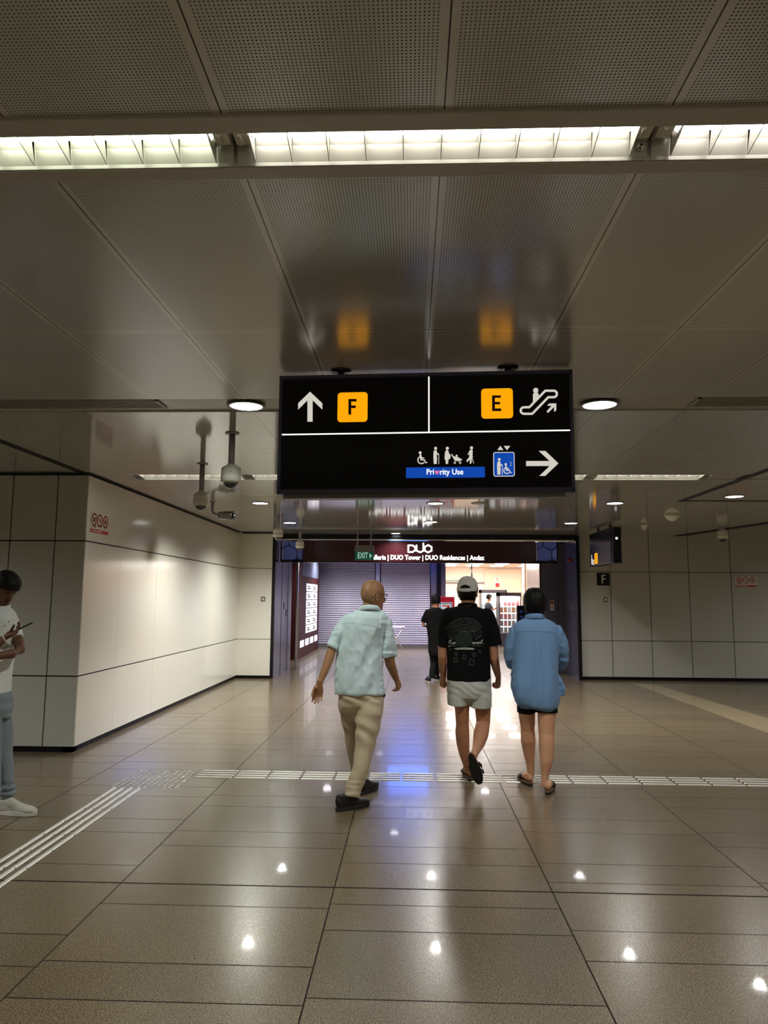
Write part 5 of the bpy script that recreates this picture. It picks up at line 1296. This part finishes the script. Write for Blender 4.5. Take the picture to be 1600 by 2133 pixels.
TR = Matrix.Translation(Vector((1.140, 6.235, .028))) @ Matrix.Rotation(math.radians(-16), 4, 'Z'); foot(b, TR, s=.92)
b.tube([px(1048, 1840, Y0+.11), TL @ Vector((0, .03, .045))], [(.028, .028), (.032, .036)], 16)
b.tube([px(1168, 1930, Y0-.15), TR @ Vector((0, .03, .045))], [(.029, .029), (.032, .036)], 16)
me = remeshed(b, BODY_VOX, 5); sculpt_face(me, T, HS); place(me, 'body', S_WOM, pw); eyes(T, pw, HS)
kp = lambda q: q.z > -.072+.9*max(0, q.y) and q.y < .05+.25*max(0, q.z-.03)
def off(q): return .015+.006*min(1, abs(q.x)/.06)+.008*max(0, -q.y/.1)+.003*max(0, q.z/.1)
place(hair_shell(T, kp, off, HS, dispf=lambda c: .0035*noise.noise(Vector((c.x*60, c.y*60, c.z*9)))+.002*math.sin(c.x*140+c.z*20)), 'hair', M['hair'], pw)
q = MB(); rn = random.Random(8)
for k in range(16):
    sd = -1 if k % 2 else 1; x0_ = sd*rn.uniform(.05, .085); z0_ = rn.uniform(-.02, -.07)
    q.tube([T @ (Vector(p)*HS) for p in ((x0_, -.05, z0_), (x0_*1.08, -.055, z0_-.03), (x0_*rn.uniform(1.0, 1.3), -.05, z0_-.055))], [.0014, .0011, .0004], 5)
q.build('loose_strands', M['hair'], pw)
q = MB(); q.ell(T @ Vector((.0, -.062, .112)), (.030, .026, .016)); q.tube([T @ Vector(p) for p in ((-.02, -.08, .112), (0, -.095, .118), (.022, -.08, .112))], [.008, .010, .006], 10)
place(remeshed(q, .004, 3), 'hair_knot', M['hair'], pw)
M['blueshirt'] = cloth('blue_cotton', (120, 158, 202), .05, 800)
s_ = MB(); trunk(s_, px, sh, Y0)
limb(s_, px, [(918, 574, Y0, 57), (868, 700, Y0+.02, 54), (853, 815, Y0+.05, 42), (878, 880, Y0+.13, 40)], asp=1.1)
limb(s_, px, [(1274, 579, Y0, 57), (1322, 700, Y0+.02, 56), (1338, 815, Y0+.05, 44), (1316, 882, Y0+.13, 40)], asp=1.1)
s_.tube([px(1290, 960, Y0+.06), px(1318, 1080, Y0+.05), px(1322, 1150, Y0+.04)], [(.012, .06), (.026, .07), (.022, .06)], 14, ref=(0, 1, 0))
cw = px(1085, 600, Y0)
def fold_w(p, n):
    x, z = p.x-cw.x, p.z-cw.z; d = 0
    if z < .0 and n.y < .2:
        k = min(1, -z/.12)*min(1, max(.15, (z+.66)/.2))
        for xc, wd, A in ((-.03+z*.02, .012, .010), (.035-z*.03, .012, .010)): d -= A*k*math.exp(-((x-xc)/wd)**2)
        d += .006*k*math.exp(-(x/.025)**2)
        d += .010*min(1, -z/.5)*math.sin(x*30+2.5*nz(p, 3, 2, 1.2, 2.))
    if abs(x) > .2: d += .007*rid(nz(p, 9, 9, 16, 5.))
    return d+.004*rid(nz(p, 7, 5, 3, 4.))-.003
so = place(remeshed(s_, CLOTH_VOX, 9), 'shirt', M['blueshirt'], pw, fold_w)
collar(px(1083, 464, Y0), .076, .070, .036, M['blueshirt'], so, drop=.02, flare=1.16)
bv = bvh_of(so); q = MB()
for pts in ([(900, 588), (960, 578), (1085, 576), (1210, 582), (1268, 592)], [(905, 560), (895, 640), (900, 720)], [(1268, 575), (1282, 650), (1280, 740)], [(925, 1205), (990, 1248), (1100, 1262), (1220, 1258), (1290, 1232)]): decal(q, bv, px, pts, .0045, lift=.0012)
q.build('seams', cloth('blue_seam', (100, 136, 180)), so)
M['blackshorts'] = cloth('black_stretch', (13, 13, 16), .1, 900)
t_ = MB(); trunk(t_, px, [(930, 1290, 1140, .125), (928, 1294, 1220, .13), (940, 1288, 1250, .10)], Y0, shrink=.86)
limb(t_, px, [(1010, 1200, Y0+.03, 80), (1008, 1296, Y0+.04, 80)]); limb(t_, px, [(1192, 1200, Y0-.02, 88), (1194, 1300, Y0-.03, 91)])
place(remeshed(t_, CLOTH_VOX, 3), 'shorts', M['blackshorts'], pw)
sandal(TL, pw, .92, straps=((.125, .185),), mfoot=M['footbed'], mstrap=M['sandalblack'], flip=-1); sandal(TR, pw, .92, straps=((.125, .185),), mfoot=M['footbed'], mstrap=M['sandalblack'], flip=1)

# ---- man in black walking ahead, near the portal
Y0 = 14.3; px = Px(860, 1180, 4.265)
pf = thing('person', 'man dressed all in black walking ahead near the arcade entrance', 'person', (.47, 14.3, 0))
HS = 1.05; T = headT(px(203, 306, Y0), math.radians(14), math.radians(-12))
ts = [(172, 232, 364, .06), (135, 258, 376, .10), (118, 275, 395, .12), (112, 282, 430, .13), (122, 272, 520, .13), (132, 262, 640, .13), (138, 258, 725, .13)]
b = MB(); head(b, T, s=HS); b.tube([px(203, 330, Y0), px(202, 385, Y0)], [.055, .065], 16, ref=(0, 1, 0))
trunk(b, px, ts, Y0, shrink=.85)
limb(b, px, [(124, 405, Y0, 17), (100, 465, Y0, 16), (92, 520, Y0+.02, 13), (118, 535, Y0+.22, 10), (140, 520, Y0+.3, 8)]); limb(b, px, [(270, 405, Y0, 17), (283, 480, Y0, 16), (286, 540, Y0+.03, 13), (262, 560, Y0+.2, 10), (240, 545, Y0+.28, 8)])
hand(b, px(140, 520, Y0+.3), (.8, .3, .3), (-.2, .9, .2), -1, curl=(.6, .6, .4)); hand(b, px(240, 545, Y0+.28), (-.8, .3, .3), (.2, .9, .2), 1, curl=(.6, .6, .4))
limb(b, px, [(175, 720, Y0, 26), (185, 850, Y0+.04, 20), (170, 975, Y0-.08, 12)]); limb(b, px, [(222, 720, Y0, 26), (220, 850, Y0+.1, 20), (214, 985, Y0+.22, 12)])
place(remeshed(b, .005, 2), 'body', S_CAP, pf); eyes(T, pf, HS)
place(hair_shell(T, lambda q: q.z > -.05+max(0, q.y)*.9 and q.y < .062, lambda q: .016, HS, dispf=lambda c: .005*noise.noise(c*45)), 'hair', M['hair'], pf)
s_ = MB(); trunk(s_, px, ts, Y0); limb(s_, px, [(128, 405, Y0, 24), (100, 465, Y0, 24), (92, 492, Y0+.01, 22)]); limb(s_, px, [(266, 405, Y0, 24), (284, 470, Y0, 24), (288, 500, Y0+.01, 22)])
place(remeshed(s_, .009, 4), 't_shirt', M['tee'], pf, lambda p, n: .008*rid(nz(p, 6, 5, 3, 9.))-.005)
M['blacktrouser'] = cloth('black_trouser', (12, 12, 13), .1, 700)
t_ = MB(); trunk(t_, px, [(136, 260, 700, .13), (138, 258, 760, .135), (150, 252, 790, .12)], Y0)
limb(t_, px, [(172, 750, Y0, 31), (184, 850, Y0+.04, 27), (168, 990, Y0-.08, 25)]); limb(t_, px, [(222, 750, Y0, 31), (218, 850, Y0+.1, 27), (214, 1000, Y0+.22, 22)])
place(remeshed(t_, .009, 4), 'trousers', M['blacktrouser'], pf, lambda p, n: .008*rid(nz(p, 8, 6, 5, 9.))-.005)
M['whiteshoe'] = mat('white_trainer', srgb(186, 182, 172), .5); M['whitesole'] = mat('white_sole', srgb(196, 190, 176), .5)
shoe('shoe', Matrix.Translation(Vector((.37, 14.13, 0))) @ Matrix.Rotation(math.radians(10), 4, 'Z'), pf, M['blackshoe'], M['whitesole'], 1.0, lace=M['whiteshoe'])
shoe('shoe', Matrix.Translation(Vector((.50, 14.45, 0))) @ Matrix.Rotation(math.radians(-20), 4, 'Z'), pf, M['blackshoe'], M['whitesole'], 1.0, lace=M['whiteshoe'])

# ---- man with a phone at the left edge
px = Px(0, 1160, 3.808); Y0 = 5.46
pp = thing('person', 'man in white t-shirt and grey jeans looking down at a phone', 'person', (-2.98, 5.45, 0))
HS = 1.0; T = headT(px(34, 258, Y0), math.radians(-112), math.radians(-38))
tw = [(-75, 60, 392, .065), (-110, 78, 412, .10), (-135, 92, 440, .13), (-142, 104, 490, .155), (-135, 98, 580, .165), (-125, 84, 700, .165), (-120, 70, 820, .16), (-120, 56, 950, .16), (-122, 50, 1080, .165), (-120, 46, 1112, .16)]
b = MB(); head(b, T, s=HS)
b.tube([px(2, 330, Y0+.01), px(-8, 380, Y0+.02), px(-12, 430, Y0+.03)], [(.058, .06), (.058, .06), (.08, .08)], 20, ref=(0, 1, 0))
trunk(b, px, tw, Y0, shrink=.86); trunk(b, px, [(-112, 60, 1080, .13), (-108, 66, 1130, .13), (-95, 60, 1180, .11)], Y0, shrink=.86)
# his left arm folded across, his right forearm raised with the phone
limb(b, px, [(70, 460, Y0+.10, 46), (118, 590, Y0+.08, 45), (152, 690, Y0+.02, 42), (158, 738, Y0-.05, 40), (95, 768, Y0-.16, 39), (0, 785, Y0-.22, 32), (-60, 780, Y0-.22, 26)], asp=.95)
limb(b, px, [(-95, 460, Y0-.12, 48), (-120, 600, Y0-.16, 45), (-108, 735, Y0-.20, 42), (-60, 730, Y0-.22, 36), (10, 665, Y0-.19, 29), (38, 640, Y0-.17, 25)], asp=.95)
hand(b, px(38, 640, Y0-.17), px(150, 585, Y0-.13)-px(38, 640, Y0-.17), (-.1, .15, -1), 1, curl=(.45, .55, .4), s=.98, thumb=(.25, .9, -.45))
hand(b, px(-60, 780, Y0-.22), (-1, .2, .05), (0, -1, 0), 1, curl=(.4, .5, .4))
limb(b, px, [(-65, 1200, Y0-.06, 70), (-60, 1500, Y0-.08, 52), (-55, 1890, Y0-.14, 36)]); limb(b, px, [(10, 1200, Y0+.05, 74), (38, 1500, Y0+.03, 54), (60, 1880, Y0, 36)])
me = remeshed(b, BODY_VOX, 5); sculpt_face(me, T, HS); place(me, 'body', S_PHO, pp); eyes(T, pp, HS, True)
kp = lambda q: q.z > .028+max(0, q.y)*.35 or (q.y < -.015 and q.z > -.06) or (q.z > .0 and q.y < .02 and abs(q.x) > .05)
place(hair_shell(T, kp, lambda q: .010+.014*max(0, min(1, q.z/.09)), HS, dispf=lambda c: .004*noise.noise(c*55)), 'hair', M['hair'], pp)
q = MB(); q.tube([T @ (Vector(p)*HS) for p in ((-.026, .086, -.050), (0, .098, -.045), (.026, .086, -.050))], [.002, .005, .002], 8); q.build('moustache', M['hair'], pp)
M['whitetee'] = cloth('white_cotton_tee', (224, 224, 224), .03, 700)
s_ = MB(); trunk(s_, px, tw, Y0)
limb(s_, px, [(62, 460, Y0+.10, 58), (108, 560, Y0+.08, 56), (132, 645, Y0+.05, 50)], asp=1.1); limb(s_, px, [(-88, 460, Y0-.12, 58), (-118, 570, Y0-.15, 56), (-116, 640, Y0-.18, 52)], asp=1.1)
so = place(remeshed(s_, CLOTH_VOX, 5), 't_shirt', M['whitetee'], pp, lambda p, n: .006*rid(nz(p, 7, 6, 4, 12.))-.004)
collar(px(-10, 396, Y0+.02), .074, .072, .018, M['whitetee'], so, drop=-.016, flare=1.06)
bv = bvh_of(so); q = MB()
for pts in ([(25, 545), (30, 555), (34, 545)], [(38, 540), (42, 552), (46, 540)], [(28, 532), (34, 530)]): decal(q, bv, px, pts, .003)
q.build('chest_print', M['print'], so)
M['strap'] = mat('dark_strap', srgb(52, 34, 26), .7)
q = MB()
q.tube([px(32, 400, Y0+.09), px(46, 430, Y0+.05), px(54, 470, Y0-.01), px(52, 520, Y0-.06)], [(.005, .018)]*4, 10, ref=(1, 0, 0)); q.build('bag_strap', M['strap'], pp)
q = MB(); c_ = px(36, 650, Y0-.17); ax_ = (px(150, 585, Y0-.13)-px(38, 640, Y0-.17)).normalized()
q.tube([c_+ax_.orthogonal().normalized()*.0335*math.cos(a)+ax_.cross(ax_.orthogonal().normalized())*.030*math.sin(a) for a in [k*PI/10 for k in range(21)]], .0045, 8); q.build('bracelet', M['plate'], pp)
M['jeans'] = cloth('grey_denim', (128, 136, 144), .12, 500)
t_ = MB(); trunk(t_, px, [(-116, 58, 1070, .14), (-112, 72, 1150, .145), (-104, 78, 1230, .12), (-96, 76, 1275, .07)], Y0)
limb(t_, px, [(-62, 1200, Y0-.06, 78), (-60, 1500, Y0-.08, 64), (-55, 1880, Y0-.14, 54)], asp=1.05); limb(t_, px, [(8, 1200, Y0+.05, 74), (30, 1400, Y0+.04, 68), (42, 1600, Y0+.02, 58), (58, 1800, Y0, 54), (66, 1905, Y0, 58)], asp=1.05)
kn = px(60, 1850, Y0).z
place(remeshed(t_, CLOTH_VOX, 4), 'jeans', M['jeans'], pp, lambda p, n: .004*rid(nz(p, 8, 8, 6, 3.))+.008*math.sin(p.z*130+3*nz(p, 8, 8, 8))*max(0, 1-abs(p.z-kn)/.10)+.004*math.sin(p.z*80+p.x*30)*math.exp(-((p.z-.78)/.08)**2)-.003)
M['slipon'] = cloth('pale_knit_shoe', (190, 186, 176), .03, 900); M['slipsole'] = mat('white_foam_sole', srgb(206, 204, 194), .5)
shoe('shoe', Matrix.Translation(Vector((-3.03, 5.44, 0))) @ Matrix.Rotation(math.radians(-94), 4, 'Z'), pp, M['slipon'], M['slipsole'], 1.0, sole=.036, hi=.0)
shoe('shoe', Matrix.Translation(Vector((-3.30, 5.30, 0))) @ Matrix.Rotation(math.radians(-100), 4, 'Z'), pp, M['slipon'], M['slipsole'], 1.0, sole=.036, hi=.0)
# the phone, held in the hand
ph = thing('phone', 'dark phone held by the man at the left edge', 'phone', tuple(px(190, 555, Y0-.13)))
a_, b_ = px(145, 577, Y0-.13), px(264, 521, Y0-.10); u = (b_-a_).normalized(); n = Vector((-.45, -.1, 1)); n = (n-u*n.dot(u)).normalized(); v = n.cross(u); L = (b_-a_).length
q = MB(); q.prism(rrect(0, -.036, L, .036, .010), a_, u, v, n, -.004, .004); q.build('case', M['signblack'], ph, bevel=.001)
M['screen'] = mat('phone_screen', srgb(60, 66, 76), .1, emit=srgb(120, 130, 150), es=.25)
q = MB(); q.prism(rrect(.003, -.033, L-.003, .033, .008), a_, u, v, n, .004, .0046); q.build('screen', M['screen'], ph)

# ---- shop assistant reaching towards the fridge
px = Px(860, 1160, 5.926); Y0 = 26.0
pk_ = thing('person', 'dark-haired person in dark grey t-shirt reaching to the lit fridge', 'person', tuple(Vector((px(925, 700, Y0).x, Y0, 0))))
HS = .98; zc = px(940, 503, Y0)
T = headT(zc, math.radians(-70), math.radians(-10)); X_ = zc.x-.04
b = MB(); head(b, T, s=HS); b.tube([zc+Vector((-.02, 0, -.08)), zc+Vector((-.04, 0, -.18))], [.05, .06], 14, ref=(0, 1, 0))
def trk(mb, secs, sc_=1.):
    vs = []; fs = []; seg = 28
    for (z, rx, ry) in secs:
        for k in range(seg): t = 2*PI*k/seg; vs.append((X_+rx*sc_*math.cos(t), Y0+ry*sc_*math.sin(t), z))
    n = len(secs)
    for i in range(n-1):
        for k in range(seg): fs.append((i*seg+k, i*seg+(k+1) % seg, (i+1)*seg+(k+1) % seg, (i+1)*seg+k))
    fs += [tuple(range(seg)), tuple((n-1)*seg+k for k in range(seg))]; mb.add(vs, fs, 0, True)
zs_ = zc.z-.17
ts2 = [(zs_, .07, .08), (zs_-.04, .10, .17), (zs_-.10, .125, .20), (zs_-.25, .125, .18), (zs_-.45, .115, .165), (zs_-.62, .125, .17)]
trk(b, ts2, .85)
b.tube([(X_+.02, Y0-.17, zs_-.06), (X_+.12, Y0-.20, zs_-.26), (X_+.36, Y0-.18, zs_-.16)], [.045, .04, .028], 12); b.tube([(X_, Y0+.17, zs_-.06), (X_-.02, Y0+.2, zs_-.34), (X_+.1, Y0+.2, zs_-.52)], [.045, .04, .028], 12)
hand(b, (X_+.37, Y0-.18, zs_-.155), (.9, 0, .3), (0, -.3, .9), 1); hand(b, (X_+.1, Y0+.2, zs_-.53), (.2, 0, -.9), (0, .9, 0), 1)
for sd in (-.09, .09): b.tube([(X_, Y0+sd, zs_-.6), (X_+.01, Y0+sd, .48), (X_-.01, Y0+sd, .08)], [.075, .055, .04], 14)
place(remeshed(b, .007, 2), 'body', S_WOM, pk_); eyes(T, pk_, HS)
place(hair_shell(T, lambda q: q.z > .02+max(0, q.y)*.3 or (q.y < .0 and q.z > -.05), lambda q: .014, HS), 'hair', M['hair'], pk_)
M['greytee'] = cloth('dark_grey_tee', (62, 66, 74), .06, 600)
s_ = MB(); trk(s_, ts2); s_.tube([(X_+.02, Y0-.16, zs_-.06), (X_+.11, Y0-.20, zs_-.22)], [.07, .065], 14); s_.tube([(X_, Y0+.16, zs_-.06), (X_-.02, Y0+.2, zs_-.26)], [.07, .065], 14)
place(remeshed(s_, .01, 3), 't_shirt', M['greytee'], pk_)
t_ = MB(); trk(t_, [(zs_-.58, .125, .17), (zs_-.75, .13, .175)])
for sd in (-.09, .09): t_.tube([(X_, Y0+sd, zs_-.7), (X_+.01, Y0+sd, .48), (X_-.01, Y0+sd, .06)], [.09, .075, .065], 14)
place(remeshed(t_, .01, 3), 'trousers', M['blacktrouser'], pk_)
for sd in (-.09, .09): shoe('shoe', Matrix.Translation(Vector((X_-.05, Y0+sd, 0))) @ Matrix.Rotation(math.radians(-88), 4, 'Z'), pk_, M['blackshoe'], M['whitesole'], .95)
